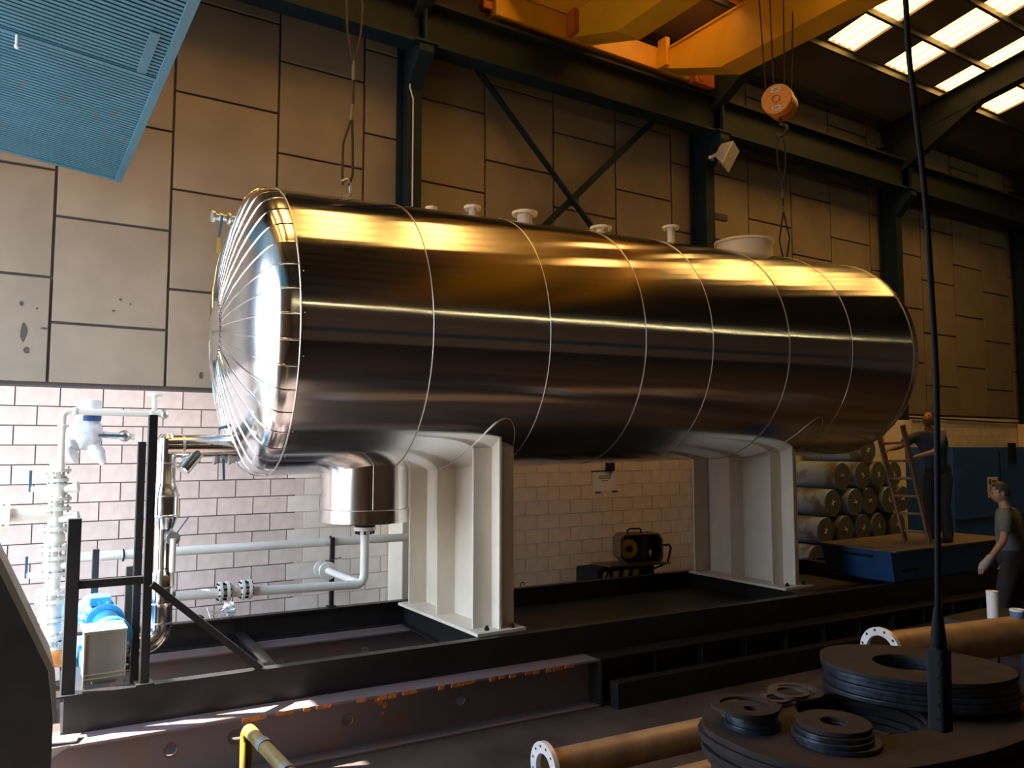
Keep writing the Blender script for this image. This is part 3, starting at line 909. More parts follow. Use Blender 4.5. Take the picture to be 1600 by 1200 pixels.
# rusty I beams under the skid
def ibeam(name, xa, xb, yfun, h, w, holes, m_web, m_fl, lab, edges=()):
    o = thing(name, ((xa + xb) / 2, yfun((xa + xb) / 2), 0), lab, 'beam', 'steel beams under the skid')
    def P_(x, dy, z):
        return (x, yfun(x) + dy, z)
    for z0, z1, nm in ((0.0, 0.022, 'bottom_flange'), (h - 0.022, h, 'top_flange')):
        m = MB()
        m.add([P_(xa, -w / 2, z0), P_(xb, -w / 2, z0), P_(xb, w / 2, z0), P_(xa, w / 2, z0), P_(xa, -w / 2, z1), P_(xb, -w / 2, z1), P_(xb, w / 2, z1), P_(xa, w / 2, z1)],
              [(0, 3, 2, 1), (4, 5, 6, 7), (0, 1, 5, 4), (1, 2, 6, 5), (2, 3, 7, 6), (3, 0, 4, 7)])
        m.build(nm, m_fl, o, smooth=0, bevel=0.004)
    m = MB().plate([(xa, 0.02), (xb, 0.02), (xb, h - 0.02), (xa, h - 0.02)], -0.008, 0.008, [circle(hx, hz, hr, 18) for hx, hz, hr in holes])
    m.v = [V((p.x, yfun(p.x) - p.z, p.y)) for p in m.v]
    m.build('web', m_web, o, smooth=0)
    for hx, hz, hr in holes:
        MB().annulus((hx, yfun(hx) - 0.008, hz), (0, 1, 0), hr + 0.012, hr, 0.006, 18).build('hole_rim', 'hole_rust', o)
    return o
def yRu(x):
    return 6.40 - 0.05 * (x - 0.41)
def yRr(x):
    return 8.37 - 0.05 * (x - 0.41)
bh = SB
o = ibeam('rusty_beam', -1.3, 4.80, yRu, bh, 0.34, [(1.10, 0.24, 0.045), (2.43, 0.23, 0.045), (3.44, 0.23, 0.045), (1.55, 0.25, 0.045), (0.1, 0.24, 0.045)], 'rust_beam', 'rust_beam', 'rusty purple brown I-beam in front, with round holes in its web')
random.seed(5)
for i in range(26):
    x = 1.55 + i * 0.115 + random.uniform(-0.03, 0.03)
    if random.random() < 0.25:
        continue
    L = random.uniform(0.05, 0.14)
    yy = yRu(x) - 0.17
    MB().box((x, yy - 0.006, bh - 0.030 - random.uniform(0, 0.012)), (x + L, yy + 0.004, bh - 0.004)).build('rust_streak', 'rust_orange', o, smooth=0)
for (x, z, rx, rz) in ((2.70, 0.335, 0.035, 0.03), (2.74, 0.30, 0.02, 0.03), (2.67, 0.35, 0.02, 0.02), (2.72, 0.24, 0.02, 0.012)):
    pts = [(rx * random.uniform(0.6, 1.1) * math.cos(a * math.pi / 5), rz * random.uniform(0.6, 1.1) * math.sin(a * math.pi / 5)) for a in range(10)]
    MB().prism(pts, (x, yRu(x) - 0.013, z), (x, yRu(x) - 0.006, z)).build('rust_patch', 'rust_orange', o, smooth=0)
ibeam('rear_beam', 0.9, 12.5, yRr, bh, 0.26, [(2.45, 0.25, 0.045), (3.35, 0.25, 0.045)], 'rust_beam', 'rust_beam', 'rusty brown I-beam under the rear channel of the skid')
o = ibeam('black_beam', 4.83, 13.0, yRu, bh, 0.32, [], 'black_paint', 'black_paint', 'black I-beam continuing right from the rusty front beam')
MB().box((4.80, yRu(4.8) - 0.19, 0.0), (4.825, yRu(4.8) + 0.19, bh)).build('end_plate', 'black_paint', o, smooth=0)
for i in range(12):
    x = 5.5 + i * 0.62
    MB().box((x, yRu(x) - 0.15, 0.022), (x + 0.012, yRu(x) - 0.008, bh - 0.022)).build('stiffener', 'black_paint', o, smooth=0)
MB().prism([(0, 0), (0.12, 0), (0.12, 0.24), (0, 0.24)], (4.90, yRu(4.9) - 0.20, 0.0), (13.0, yRu(13.0) - 0.20, 0.0)).build('box_beam', 'black_paint', smooth=0, bevel=0.004, label='low dark box beam lying along the foot of the black I-beam', cat='beam')
# ================================================================== PIPEWORK ON THE SKID (left)
def post(x, y, z0, z1, w, lab):
    t = thing('support_post', (x, y, z0), lab, 'post', 'black posts of the pipe rack')
    m = MB().box((x - w / 2, y - w / 2, z0 + 0.012), (x + w / 2, y + w / 2, z1))
    m.build('shaft', 'black_paint', t, smooth=0, bevel=0.004)
    MB().box((x - w, y - w, z0), (x + w, y + w, z0 + 0.012)).build('foot_plate', 'black_paint', t, smooth=0)
post(0.925, 6.49, ST, 2.68, 0.062, 'tall black post nearest the polished vertical pipe')
post(0.955, 7.25, SB, 2.48, 0.06, 'tall black post just behind the tallest post')
post(0.435, 6.50, ST, 1.93, 0.085, 'short thick black post in front of the white valve column')
post(0.72, 8.1, SB, 1.52, 0.055, 'thin low black post behind the blue pump')
post(0.99, 8.0, SB, 1.36, 0.06, 'low black post right of the blue pump')
post(3.05, 8.45, ST, 1.45, 0.045, 'slim black post carrying the white pipe behind the sump')
MB().bar((0.44, 6.50, 1.46), (0.93, 6.49, 1.46), 0.05, 0.055).build('rack_crossbar', 'black_paint', smooth=0, label='black crossbar between the two front posts', cat='bar')
MB().bar((0.95, 6.45, 1.43), (1.75, 6.41, 0.71), 0.05, 0.05).build('diagonal_strut', 'black_paint', smooth=0, label='black diagonal strut sloping down to the skid', cat='strut')
# polished pipe run
t = thing('clad_pipe', (1.17, 7.4, 0.8), 'polished steel clad pipe dropping from the tank head', 'pipe')
px, py = 1.17, 7.4
MB().cyl((1.17, py, 2.44), (1.95, py, 2.45), 0.100, n=32).build('horizontal_run', 'clad_small', t)
MB().annulus((1.30, py, 2.442), (1, 0, 0), 0.106, 0.098, 0.02, 32).build('joint_band', 'bead', t)
MB().lathe([(0.0, 2.55), (0.05, 2.55), (0.080, 2.51), (0.080, 2.10 + 0.04), (0.084, 2.13), (0.084, 2.26 - 0.16)], (px, py, 0), (0, 0, 1), 32).build('upper_riser', 'clad_small', t)
MB().lathe([(0.080, 2.14), (0.112, 2.03), (0.112, 1.86), (0.116, 1.855), (0.116, 1.84), (0.108, 1.83), (0.078, 1.74)], (px, py, 0), (0, 0, 1), 32).build('reducer', 'clad_small', t)
MB().cyl((px, py, 1.75), (px, py, 1.36), 0.076, n=28).build('middle_riser', 'clad_small', t)
MB().lathe([(0.076, 1.40), (0.100, 1.35), (0.100, 1.12), (0.104, 1.115), (0.090, 1.08), (0.090, 0.92)], (px, py, 0), (0, 0, 1), 32).build('lower_riser', 'clad_small', t)
el = arc((px - 0.13, py, 0.92), (1, 0, 0), (0, 0, -1), 0.13, 0, 90, 8) + [V((0.83, py, 0.79))]
MB().tube(el, 0.088, 20).build('bottom_elbow', 'clad_small', t)
for z in (2.30, 2.02, 1.85, 1.25, 0.95):
    MB().annulus((px, py, z), (0, 0, 1), 0.118 if 1.8 < z < 2.05 else 0.106 if 1.1 < z < 1.4 else 0.094 if z < 1 else 0.087, 0.07, 0.012, 32).build('joint_band', 'bead', t)
bv = ball_valve(t, (1.215, 7.27, 1.67), (0, 1, 0), 0.035, 0.14, (0.55, 0, 0.8), 0.22)
MB().cyl((1.215, 7.2, 1.67), (1.215, 7.2, 1.40), 0.024, n=12).build('drain_tail', 'pipe_white', t)
m = MB().cyl((1.42, 7.36, 2.39), (1.30, 7.33, 2.24), 0.058, n=20)
m.lathe([(0.058, 0), (0.064, 0.012), (0.0, 0.012)], (1.30, 7.33, 2.24), (-0.12, -0.03, -0.15), 20)
m.build('gauge_pocket', 'clad_small', t)
# thin upper pipe loop
t = thing('vent_pipe', (1.06, 7.4, 2.5), 'thin white vent pipe loop at the top of the rack', 'pipe')
MB().tube([(1.063, 7.40, 2.50), (1.063, 7.40, 2.88)], 0.022, 12).build('vent_riser', 'pipe_white', t)
MB().annulus((1.063, 7.40, 2.885), (0, 0, 1), 0.060, 0.005, 0.022, 24).build('vent_flange', 'pipe_white', t)
MB().tube([(0.375, 7.32, 2.25), (0.375, 7.32, 2.66)] + arc((0.42, 7.32, 2.68), (-1, 0, 0), (0, 0, 1), 0.045, 0, 90, 6) + [V((1.10, 7.33, 2.715))], 0.026, 12).build('cross_run', 'pipe_white', t)
MB().ball((1.13, 7.33, 2.715), 0.04, n=12).build('end_union', 'galv', t)
for p0 in ((0.375, 7.32, 2.60), (0.46, 7.32, 2.726), (1.03, 7.33, 2.715)):
    MB().ball(p0, 0.036, n=10).build('fitting', 'pipe_white', t)
# white valve column
t = thing('valve_column', (0.36, 7.45, 0.70), 'white valve column in full sun beside the short black post', 'valve')
vx, vy = 0.36, 7.45
MB().cyl((vx, vy, 0.72), (vx, vy, 2.32), 0.055, n=20).build('column_pipe', 'pipe_white', t)
for z, r in ((2.25, 0.10), (2.17, 0.085), (2.02, 0.11), (1.94, 0.11), (1.78, 0.10), (1.62, 0.11), (1.55, 0.11), (1.42, 0.10), (1.28, 0.12), (1.21, 0.12), (1.06, 0.09), (0.92, 0.115), (0.84, 0.115)):
    MB().annulus((vx, vy, z), (0, 0, 1), r, 0.05, 0.028, 24).build('flange', 'pipe_white', t)
    boltring(MB(), (vx, vy, z), (0, 0, 1), r - 0.018, 8, 0.008, 0.06).build('bolt_ring', 'galv', t)
for z, r in ((2.09, 0.085), (1.70, 0.08), (1.48, 0.085), (1.13, 0.09), (0.99, 0.08)):
    MB().ball((vx, vy, z), r, n=16).build('valve_body', 'pipe_white', t)
for z, dx in ((2.09, 0.12), (1.85, 0.13), (1.48, 0.12)):
    m = MB().cyl((vx + 0.03, vy - 0.03, z), (vx + dx, vy - 0.06, z + 0.02), 0.030, n=14)
    m.cyl((vx + dx, vy - 0.06, z + 0.02), (vx + dx + 0.03, vy - 0.07, z + 0.025), 0.045, n=14)
    m.build('side_branch', 'pipe_white', t)
for z in (2.18, 1.50):
    m = MB().cyl((vx - 0.02, vy, z - 0.08), (vx - 0.18, vy, z - 0.08), 0.022, n=12)
    m.build('lever_stem', 'pipe_white', t)
    MB().bar((vx - 0.185, vy, z - 0.10), (vx - 0.185, vy, z + 0.07), 0.02, 0.008, up=(0, 1, 0)).build('lever', 'handle_blue', t, smooth=0)
m = MB().cyl((vx, vy, 1.90), (0.02, vy, 1.90), 0.052, n=20)
m.build('inlet_pipe', 'pipe_white', t)
m = MB().annulus((0.03, vy, 1.90), (1, 0, 0), 0.115, 0.02, 0.03, 24)
m.annulus((-0.02, vy, 1.90), (1, 0, 0), 0.115, 0.02, 0.03, 24)
m.build('inlet_flange', 'pipe_white', t)
MB().box((vx - 0.13, vy - 0.13, ST - 0.0), (vx + 0.13, vy + 0.13, 0.83)).build('foot_block', 'rust_orange', t, smooth=0, bevel=0.01)
# wrapped actuator
t = thing('wrapped_actuator', (0.56, 7.42, 2.3), 'valve actuator wrapped in clear plastic with a blue sticker', 'actuator')
random.seed(21)
def crumple(mb, amt):
    mb.v = [p + V((random.uniform(-1, 1), random.uniform(-1, 1), random.uniform(-1, 1))) * amt for p in mb.v]
    return mb
ab = MB().lathe([(0.0, 2.83), (0.09, 2.825), (0.095, 2.76), (0.10, 2.69), (0.085, 2.64)], (0.57, 7.45, 0), (0, 0, 1), 24).build('bonnet_cap', 'plastic_wrap', t)
crumple(MB().ball((0.55, 7.44, 2.55), 0.135, 0.10, 0.14, n=20), 0.012).build('wrapped_body', 'plastic_wrap', t, smooth=60)
crumple(MB().ball((0.44, 7.44, 2.46), 0.075, 0.06, 0.09, n=14), 0.012).build('wrapped_body', 'plastic_wrap', t, smooth=60)
crumple(MB().tube([(0.60, 7.42, 2.46), (0.65, 7.40, 2.38), (0.69, 7.39, 2.30)], [0.05, 0.055, 0.02], 10), 0.008).build('plastic_tail', 'plastic_wrap', t, smooth=60)
crumple(MB().tube([(0.43, 7.42, 2.42), (0.47, 7.40, 2.35), (0.49, 7.39, 2.31)], [0.05, 0.04, 0.012], 10), 0.008).build('plastic_tail', 'plastic_wrap', t, smooth=60)
MB().lathe([(0.0975, 2.65), (0.1015, 2.65), (0.1015, 2.695), (0.0975, 2.695)], (0.57, 7.45, 0), (0, 0, 1), 12, a0=math.radians(210), a1=math.radians(300)).build('sticker', 'tape_blue', t)
MB().cyl((0.66, 7.44, 2.54), (0.92, 7.43, 2.52), 0.026, n=12).build('outlet_pipe', 'pipe_white', t)
MB().ball((0.84, 7.43, 2.53), 0.05, n=12).build('outlet_valve', 'galv', t)
MB().bar((0.83, 7.37, 2.53), (0.63, 7.37, 2.535), 0.008, 0.022).build('lever', 'handle_blue', t, smooth=0)
# blue pump and guard
t = thing('pump', (0.70, 7.55, ST), 'bright blue ribbed pump motor behind the grey guard box', 'pump')
pa = V((0.06, -1.0, 0)).normalized()
pc = V((0.71, 7.75, 1.02))
MB().cyl(pc, pc + pa * 0.42, 0.115, n=28).build('motor_body', 'blue_pump', t)
for i in range(14):
    a = math.radians(i * 360 / 14)
    _, s_, u_ = frame(pa)
    e = s_ * math.cos(a) + u_ * math.sin(a)
    MB().bar(pc + e * 0.125 + pa * 0.03, pc + e * 0.125 + pa * 0.38, 0.008, 0.04, up=e).build('fin', 'blue_pump', t, smooth=0)
MB().lathe([(0.0, -0.14), (0.11, -0.14), (0.15, -0.10), (0.15, 0.0), (0.12, 0.03)], pc, pa, 28).build('fan_cowl', 'blue_pump', t)
MB().cyl(pc + pa * 0.42, pc + pa * 0.47, 0.145, n=28).build('mounting_ring', 'blue_pump', t)
MB().lathe([(0.0, 0.62), (0.06, 0.62), (0.10, 0.55), (0.10, 0.47)], pc, pa, 24).build('bearing_housing', 'blue_pump', t)
m = MB().lathe([(0.0, 0.80), (0.10, 0.80), (0.15, 0.77), (0.15, 0.68), (0.10, 0.64)], pc - V((0, 0, 0.06)), pa, 28)
m.build('volute', 'blue_pump', t)
MB().box((0.56, 7.2, ST - 0.005), (0.86, 7.85, ST + 0.12)).build('pedestal', 'blue_pump', t, bevel=0.01)
MB().box((0.63, 7.45, 1.13), (0.79, 7.62, 1.20)).build('terminal_box', 'blue_pump', t, bevel=0.008)
t = thing('guard_box', (0.67, 6.72, ST), 'grey sheet metal guard box on the skid in front of the pump', 'box')
MB().box((0.545, 6.62, ST + 0.03), (0.805, 6.90, 1.08)).build('box_body', 'guard_grey', t, smooth=0, bevel=0.006)
MB().box((0.53, 6.60, 1.08), (0.82, 6.92, 1.10)).build('box_lid', 'guard_grey', t, smooth=0, bevel=0.003)
for z in (0.755, 0.785):
    MB().box((0.54, 6.612, z), (0.81, 6.62, z + 0.008)).build('rim_strip', 'bead', t, smooth=0)
for x in (0.535, 0.805):
    MB().box((x, 6.61, ST), (x + 0.010, 6.63, 1.08)).build('corner_strip', 'bead', t, smooth=0)
for z in (0.82, 0.98):
    MB().cyl((0.812, 6.64, z), (0.835, 6.64, z), 0.009, n=8).build('side_bolt', 'galv', t)
MB().box((0.60, 6.66, ST), (0.76, 6.86, ST + 0.03)).build('box_foot', 'guard_grey', t, smooth=0)
# long white pipe along the back
t = thing('white_pipe', (2.7, 8.5, 1.4), 'long straight white pipe running along the block wall', 'pipe')
MB().cyl((0.45, 8.5, 1.41), (4.6, 8.5, 1.385), 0.046, n=20).build('pipe_run', 'pipe_white', t)
for x in (0.99, 3.05):
    MB().tube(arc((x, 8.5, 1.40), (0, 1, 0), (0, 0, 1), 0.054, 0, 360, 16)[:-1], 0.007, 6, closed=True).build('clamp', 'black_matte', t)
# drain line from the sump
t = thing('drain_line', (2.98, 7.36, 1.1), 'white flanged drain line below the sump boot', 'pipe')
dx_, dy_ = 2.985, 7.36
m = MB().cyl((dx_, dy_, 1.715), (dx_, dy_, 1.66), 0.10, n=24)
m.build('blind_flange', 'black_matte', t)
MB().cyl((dx_, dy_, 1.66), (dx_, dy_, 1.625), 0.105, n=24).build('flange', 'pipe_white', t)
boltring(MB(), (dx_, dy_, 1.635), (0, 0, 1), 0.082, 8, 0.012, 0.09).build('bolt_ring', 'black_matte', t)
pth = [V((dx_, dy_, 1.63)), V((dx_, dy_, 1.21))] + arc((dx_ - 0.09, dy_, 1.20), (1, 0, 0), (0, 0, -1), 0.09, 0, 90, 8) + [V((1.27, dy_, 1.165))]
MB().tube(pth, 0.042, 16).build('pipe_run', 'pipe_white', t)
MB().tube([(dx_ - 0.04, dy_ + 0.03, 1.12), (dx_ - 0.02, 8.35, 1.11)], 0.036, 14).build('branch_pipe', 'pipe_white', t)
bv = ball_valve(t, (dx_ - 0.02, 8.42, 1.11), (0, 1, 0), 0.06, 0.20, (0.9, 0, 0.15), 0.18, None, 'pipe_white')
for x in (1.64, 1.70, 1.83, 1.89):
    MB().annulus((x, dy_, 1.165), (1, 0, 0), 0.088, 0.03, 0.024, 24).build('flange', 'pipe_white', t)
for x in (1.67, 1.86):
    boltring(MB(), (x, dy_, 1.165), (1, 0, 0), 0.070, 8, 0.009, 0.11).build('bolt_ring', 'black_matte', t)
MB().ball((1.765, dy_, 1.165), 0.055, n=14).build('check_valve', 'pipe_white', t)
# tangle of wire and film on the rear channel
random.seed(9)
t = thing('wire_scrap', (1.9, 8.45, ST), 'small tangle of wire and clear film on the rear channel', 'scrap')
for i in range(4):
    pts = [V((1.72 + random.uniform(0, 0.35), 8.46 + random.uniform(-0.05, 0.05), ST + 0.01 + random.uniform(0.0, 0.13))) for _ in range(5)]
    MB().tube(pts, 0.004, 5).build('wire', 'clear_wire', t)
crumple(MB().ball((1.98, 8.47, ST + 0.08), 0.06, 0.05, 0.075, n=12), 0.02).build('film', 'plastic_wrap', t, smooth=0)
m = MB()
crumple(m.ball((1.70, 8.48, ST + 0.03), 0.05, 0.04, 0.03, n=8), 0.01).build('rag', 'steel_dark', t, smooth=0)
# ================================================================== FOREGROUND LEFT
t = thing('steel_hopper', (-0.2, 4.9, 0), 'dark sloping steel hopper at the left edge of the picture', 'hopper')
def xz(poly, y0, y1, name, m_, parent, **k):
    n = len(poly)
    m = MB().add([(a, y0, b) for a, b in poly] + [(a, y1, b) for a, b in poly], [(i, (i + 1) % n, (i + 1) % n + n, i + n) for i in range(n)] + [tuple(range(n)), tuple(range(n, 2 * n))[::-1]])
    return m.build(name, m_, parent, smooth=0, **k)
xz([(-0.95, 2.2), (-0.18, 2.2), (0.235, 1.27), (0.27, 1.05), (0.27, 0.40), (-0.95, 0.40)], 4.95, 5.45, 'hopper_body', 'steel_dark', t, bevel=0.01)
xz([(-0.19, 2.22), (-0.15, 2.22), (0.265, 1.27), (0.285, 1.0), (0.27, 1.0), (0.235, 1.27)], 4.88, 5.50, 'edge_flange', 'guard_grey', t)
for x in (-0.8, 0.15):
    for y in (5.0, 5.4):
        MB().box((x - 0.04, y - 0.04, 0), (x + 0.04, y + 0.04, 0.42)).build('leg', 'black_paint', t, smooth=0)
t = thing('bent_offcut', (0.3, 6.3, bh), 'crumpled bright steel offcut lying on the rusty front beam', 'offcut')
m = MB().add([(-0.35, 6.30, bh + 0.03), (0.10, 6.22, bh + 0.10), (0.22, 6.28, bh + 0.035), (0.48, 6.24, bh + 0.02), (0.52, 6.36, bh + 0.03), (0.24, 6.44, bh + 0.02), (0.10, 6.42, bh + 0.07), (-0.35, 6.45, bh + 0.012)],
             [(0, 1, 6, 7), (1, 2, 5, 6), (2, 3, 4, 5)])
o = m.build('bent_sheet', 'galv', t, smooth=0)
sm = o.modifiers.new('solid', 'SOLIDIFY')
sm.thickness = 0.008
m = MB().add([(0.18, 6.20, bh + 0.01), (0.45, 6.21, bh + 0.012), (0.22, 6.19, bh - 0.12)], [(0, 1, 2)])
o = m.build('torn_corner', 'galv', t, smooth=0)
sm = o.modifiers.new('solid', 'SOLIDIFY')
sm.thickness = 0.006
MB().tube([(0.02, 6.36, bh + 0.10), (0.12, 6.33, bh + 0.13), (0.25, 6.35, bh + 0.08), (0.30, 6.40, bh + 0.05)], 0.02, 8).build('curled_edge', 'rust_beam', t)
# yellow handrail
t = thing('handrail', (0.91, 3.5, 0), 'worn yellow tube handrail at the bottom edge of the picture', 'handrail')
MB().tube([(0.905, 3.5, 0.02), (0.905, 3.5, 1.215)] + arc((0.905, 3.45, 1.215), (0, 1, 0), (0, 0, 1), 0.05, 0, 90, 6) + [V((0.925, 2.4, 1.265))], 0.027, 14).build('tube', 'rail_yellow', t)
for y in (3.28, 2.98):
    MB().cyl((0.91, y, 1.265), (0.911, y - 0.045, 1.265), 0.0305, n=14).build('tape_wrap', 'tape_grey', t)
MB().cyl((0.905, 3.5, 0.95), (0.905, 3.5, 1.05), 0.0305, n=14).build('dark_sleeve', 'black_matte', t)
MB().cyl((0.905, 3.5, 0), (0.905, 3.5, 0.02), 0.07, n=16).build('foot_disc', 'rail_yellow', t)
MB().cyl((0.925, 2.42, 0), (0.925, 2.42, 1.26), 0.027, n=14).build('tube', 'rail_yellow', t)
# ================================================================== FOREGROUND RIGHT: plates, rings, pipes
random.seed(17)
def blob(cx, cy, rx, ry, n=44, pw=2.4, rot=0.0, wob=0.0):
    pts = []
    for i in range(n):
        a = 2 * math.pi * i / n
        c_, s_ = math.cos(a), math.sin(a)
        x = rx * math.copysign(abs(c_) ** (2 / pw), c_) * (1 + wob * math.sin(3 * a + 1))
        y = ry * math.copysign(abs(s_) ** (2 / pw), s_)
        pts.append((cx + x * math.cos(rot) - y * math.sin(rot), cy + x * math.sin(rot) + y * math.cos(rot)))
    return pts
PZ = 0.75
names = ['topmost of the large holed plates at the bottom right', 'second large holed plate down in the bottom right pile', 'third large holed plate down in the bottom right pile', 'fourth large holed plate down in the bottom right pile', 'lowest of the large holed plates at the bottom right']
for k in range(5):
    z1 = PZ - 0.042 * k
    dx, dy = (0, 0) if k == 0 else (random.uniform(-0.05, 0.02), random.uniform(-0.05, 0.04))
    o = thing('cut_plate', (4.66 + dx, 3.14 + dy, z1 - 0.04), 'dark steel, ' + names[k], 'plate', 'large cut steel plates')
    MB().plate(blob(4.70 + dx, 3.12 + dy, 1.16, 0.70, wob=0.03, rot=-0.12), z1 - 0.038, z1, [circle(4.66 + dx, 3.20 + dy, 0.38, 40)]).build('plate_body', 'plate_steel', o, smooth=30, bevel=0.003)
t = thing('plate_trestle', (4.66, 3.12, 0), 'dark steel trestle under the pile of cut plates', 'trestle')
zt_ = PZ - 0.042 * 4 - 0.04
for x in (3.85, 5.5):
    MB().box((x - 0.05, 2.6, zt_ - 0.10), (x + 0.05, 3.65, zt_)).build('bearer', 'black_paint', t, smooth=0)
    for y in (2.7, 3.55):
        MB().box((x - 0.04, y - 0.04, 0), (x + 0.04, y + 0.04, zt_ - 0.10)).build('leg', 'black_paint', t, smooth=0)
for y in (2.7, 3.55):
    MB().box((3.85, y - 0.03, 0.15), (5.5, y + 0.03, 0.21)).build('stretcher', 'black_paint', t, smooth=0)
# upper stack
zb = PZ + 0.002
for i, (x, y) in enumerate(((4.92, 3.52), (5.62, 2.95), (5.0, 2.86))):
    MB().box((x - 0.05, y - 0.05, zb), (x + 0.05, y + 0.05, zb + 0.05)).build('spacer_block', 'plate_steel', smooth=0, bevel=0.004, label=['small steel spacer block under the left rim of the upper plate stack', 'small steel spacer block under the right rim of the upper plate stack', 'small steel spacer block under the near rim of the upper plate stack'][i], cat='block', group='spacer blocks')
zb += 0.05
un = ['lowest', 'second lowest', 'third lowest', 'third from the top', 'second from the top', 'topmost']
for k in range(6):
    dx, dy = random.uniform(-0.015, 0.015), random.uniform(-0.015, 0.015)
    z0 = zb + k * 0.031
    MB().plate(blob(5.25 + dx, 3.17 + dy, 0.60, 0.46, pw=2.1, rot=-0.98, wob=0.03), z0, z0 + 0.028, [circle(5.22 + dx, 3.20 + dy, 0.205, 32)]).build('ring_plate', 'plate_steel' if k == 5 else 'plate_edge', smooth=30, bevel=0.003,
        label='rounded dark plate, ' + un[k] + ' in the raised stack with an oval hole', cat='plate', group='plates of the raised stack')
# disc stacks
def discs(cx, cy, specs, z, what):
    for k, (r, ri, th, ox, oy) in enumerate(specs):
        pos = ['bottom', 'second', 'third', 'fourth', 'fifth', 'sixth'][k] if k < len(specs) - 1 else 'top'
        MB().annulus((cx + ox, cy + oy, z + th / 2), (0, 0, 1), r, ri, th, 36).build('steel_disc', 'plate_steel' if k == len(specs) - 1 else 'plate_edge', smooth=30, bevel=0.002,
            label=f'dark steel disc, {pos} of the {what}', cat='disc', group=what)
        z += th + 0.001
    return z
discs(4.10, 2.98, [(0.235, 0.09, 0.026, 0.01, -0.02), (0.225, 0.09, 0.024, -0.015, 0.0), (0.215, 0.08, 0.024, 0.01, 0.01), (0.205, 0.075, 0.026, 0.025, 0.015)], PZ + 0.001, 'disc stack at the near rim of the big hole')
discs(3.90, 3.40, [(0.165, 0.05, 0.026, 0.0, 0.0), (0.16, 0.05, 0.026, 0.012, 0.0), (0.155, 0.05, 0.024, 0.0, 0.008), (0.158, 0.045, 0.026, -0.01, 0.0)], PZ + 0.001, 'small disc stack at the left of the big plate')
MB().annulus((3.87, 3.43, PZ + 0.117), (0, 0, 1), 0.205, 0.150, 0.018, 36).build('flat_ring', 'plate_steel', smooth=30, label='flat steel ring resting on the small disc stack', cat='ring', group='flat rings')
for (x, y, r, ri, z, lab) in ((4.20, 3.64, 0.165, 0.115, 0.001, 'thin flat ring at the back left of the big plate'), (4.38, 3.62, 0.10, 0.060, 0.018, 'smaller flat ring between two thin rings on the big plate'), (4.66, 3.68, 0.185, 0.135, 0.001, 'thin flat ring nearest the raised stack'), (4.52, 3.61, 0.12, 0.090, 0.035, 'narrow flat ring at the back rim of the big hole'), (3.97, 3.57, 0.11, 0.0005, 0.001, 'flat round blank beside the small disc stack')):
    MB().annulus((x, y, PZ + z + 0.008), (0, 0, 1), r, ri, 0.016, 32).build('flat_ring', 'ring_steel', smooth=30, label=lab, cat='ring', group='flat rings')
# pipes with flanges
def flanged_pipe(a, b, r, rf, lab, nb=10):
    a, b = V(a), V(b)
    t = thing('flanged_pipe', a, lab, 'pipe', 'brown flanged pipes')
    d = (b - a).normalized()
    m = MB().lathe([(r, 0), (r, (b - a).length), (r * 0.9, (b - a).length), (r * 0.9, 0), (r, 0)], a, d, 36)
    m.build('pipe_body', 'pipe_brown', t)
    f = MB().annulus(a, d, rf, r * 0.88, 0.035, 40).build('flange', 'flange_bright', t)
    m = MB()
    _, s_, u_ = frame(d)
    for i in range(nb):
        an = 2 * math.pi * (i + 0.5) / nb
        q = a + (s_ * math.cos(an) + u_ * math.sin(an)) * (rf * 0.5 + r * 0.5)
        hole = MB().cyl(q - d * 0.0185, q + d * 0.0185, rf * 0.055, n=12).build('bolt_hole', 'black_matte', f)
    return t
flanged_pipe((3.17, 4.56, 0.27), (6.3, 4.32, 0.27), 0.11, 0.172, 'brown pipe with a bright bolted flange at the bottom centre', 12)
flanged_pipe((3.28, 4.22, 0.141), (6.2, 4.00, 0.141), 0.085, 0.135, 'lower brown pipe just in front of the bottom centre flange', 10)
flanged_pipe((6.16, 4.0, 0.74), (9.4, 3.46, 0.74), 0.165, 0.21, 'thick brown pipe with a pale flange behind the plate stacks', 12)
for i, (x, y, w, h, lab) in enumerate(((3.7, 4.38, 0.5, 0.055, 'dark timber bearer under the left of the low brown pipes'), (5.6, 4.26, 0.5, 0.055, 'dark timber bearer under the right of the low brown pipes'))):
    MB().box((x - 0.06, y - w / 2, 0), (x + 0.06, y + w / 2, h)).build('timber_bearer', 'wood', smooth=0, bevel=0.006, label=lab, cat='timber', group='timber bearers')
for i, (x, lab) in enumerate(((3.7, 'left wooden block packing the front brown pipe'), (5.6, 'right wooden block packing the front brown pipe'))):
    y = 4.56 - (x - 3.17) * 0.0767
    MB().box((x - 0.05, y - 0.06, 0.056), (x + 0.05, y + 0.06, 0.159)).build('packing_block', 'wood', smooth=0, bevel=0.005, label=lab, cat='block', group='pipe packing blocks')
for i, (x, lab) in enumerate(((6.7, 'near black trestle under the thick brown pipe'), (8.8, 'far black trestle under the thick brown pipe'))):
    y = 4.0 - (x - 6.16) / 6
    t = thing('pipe_trestle', (x, y, 0), lab, 'trestle', 'pipe trestles')
    MB().box((x - 0.05, y - 0.25, 0.50), (x + 0.05, y + 0.25, 0.572)).build('bearer', 'black_paint', t, smooth=0)
    for s_ in (-1, 1):
        MB().bar((x, y + 0.18 * s_, 0.51), (x, y + 0.27 * s_, 0.0), 0.06, 0.05).build('leg', 'black_paint', t, smooth=0)
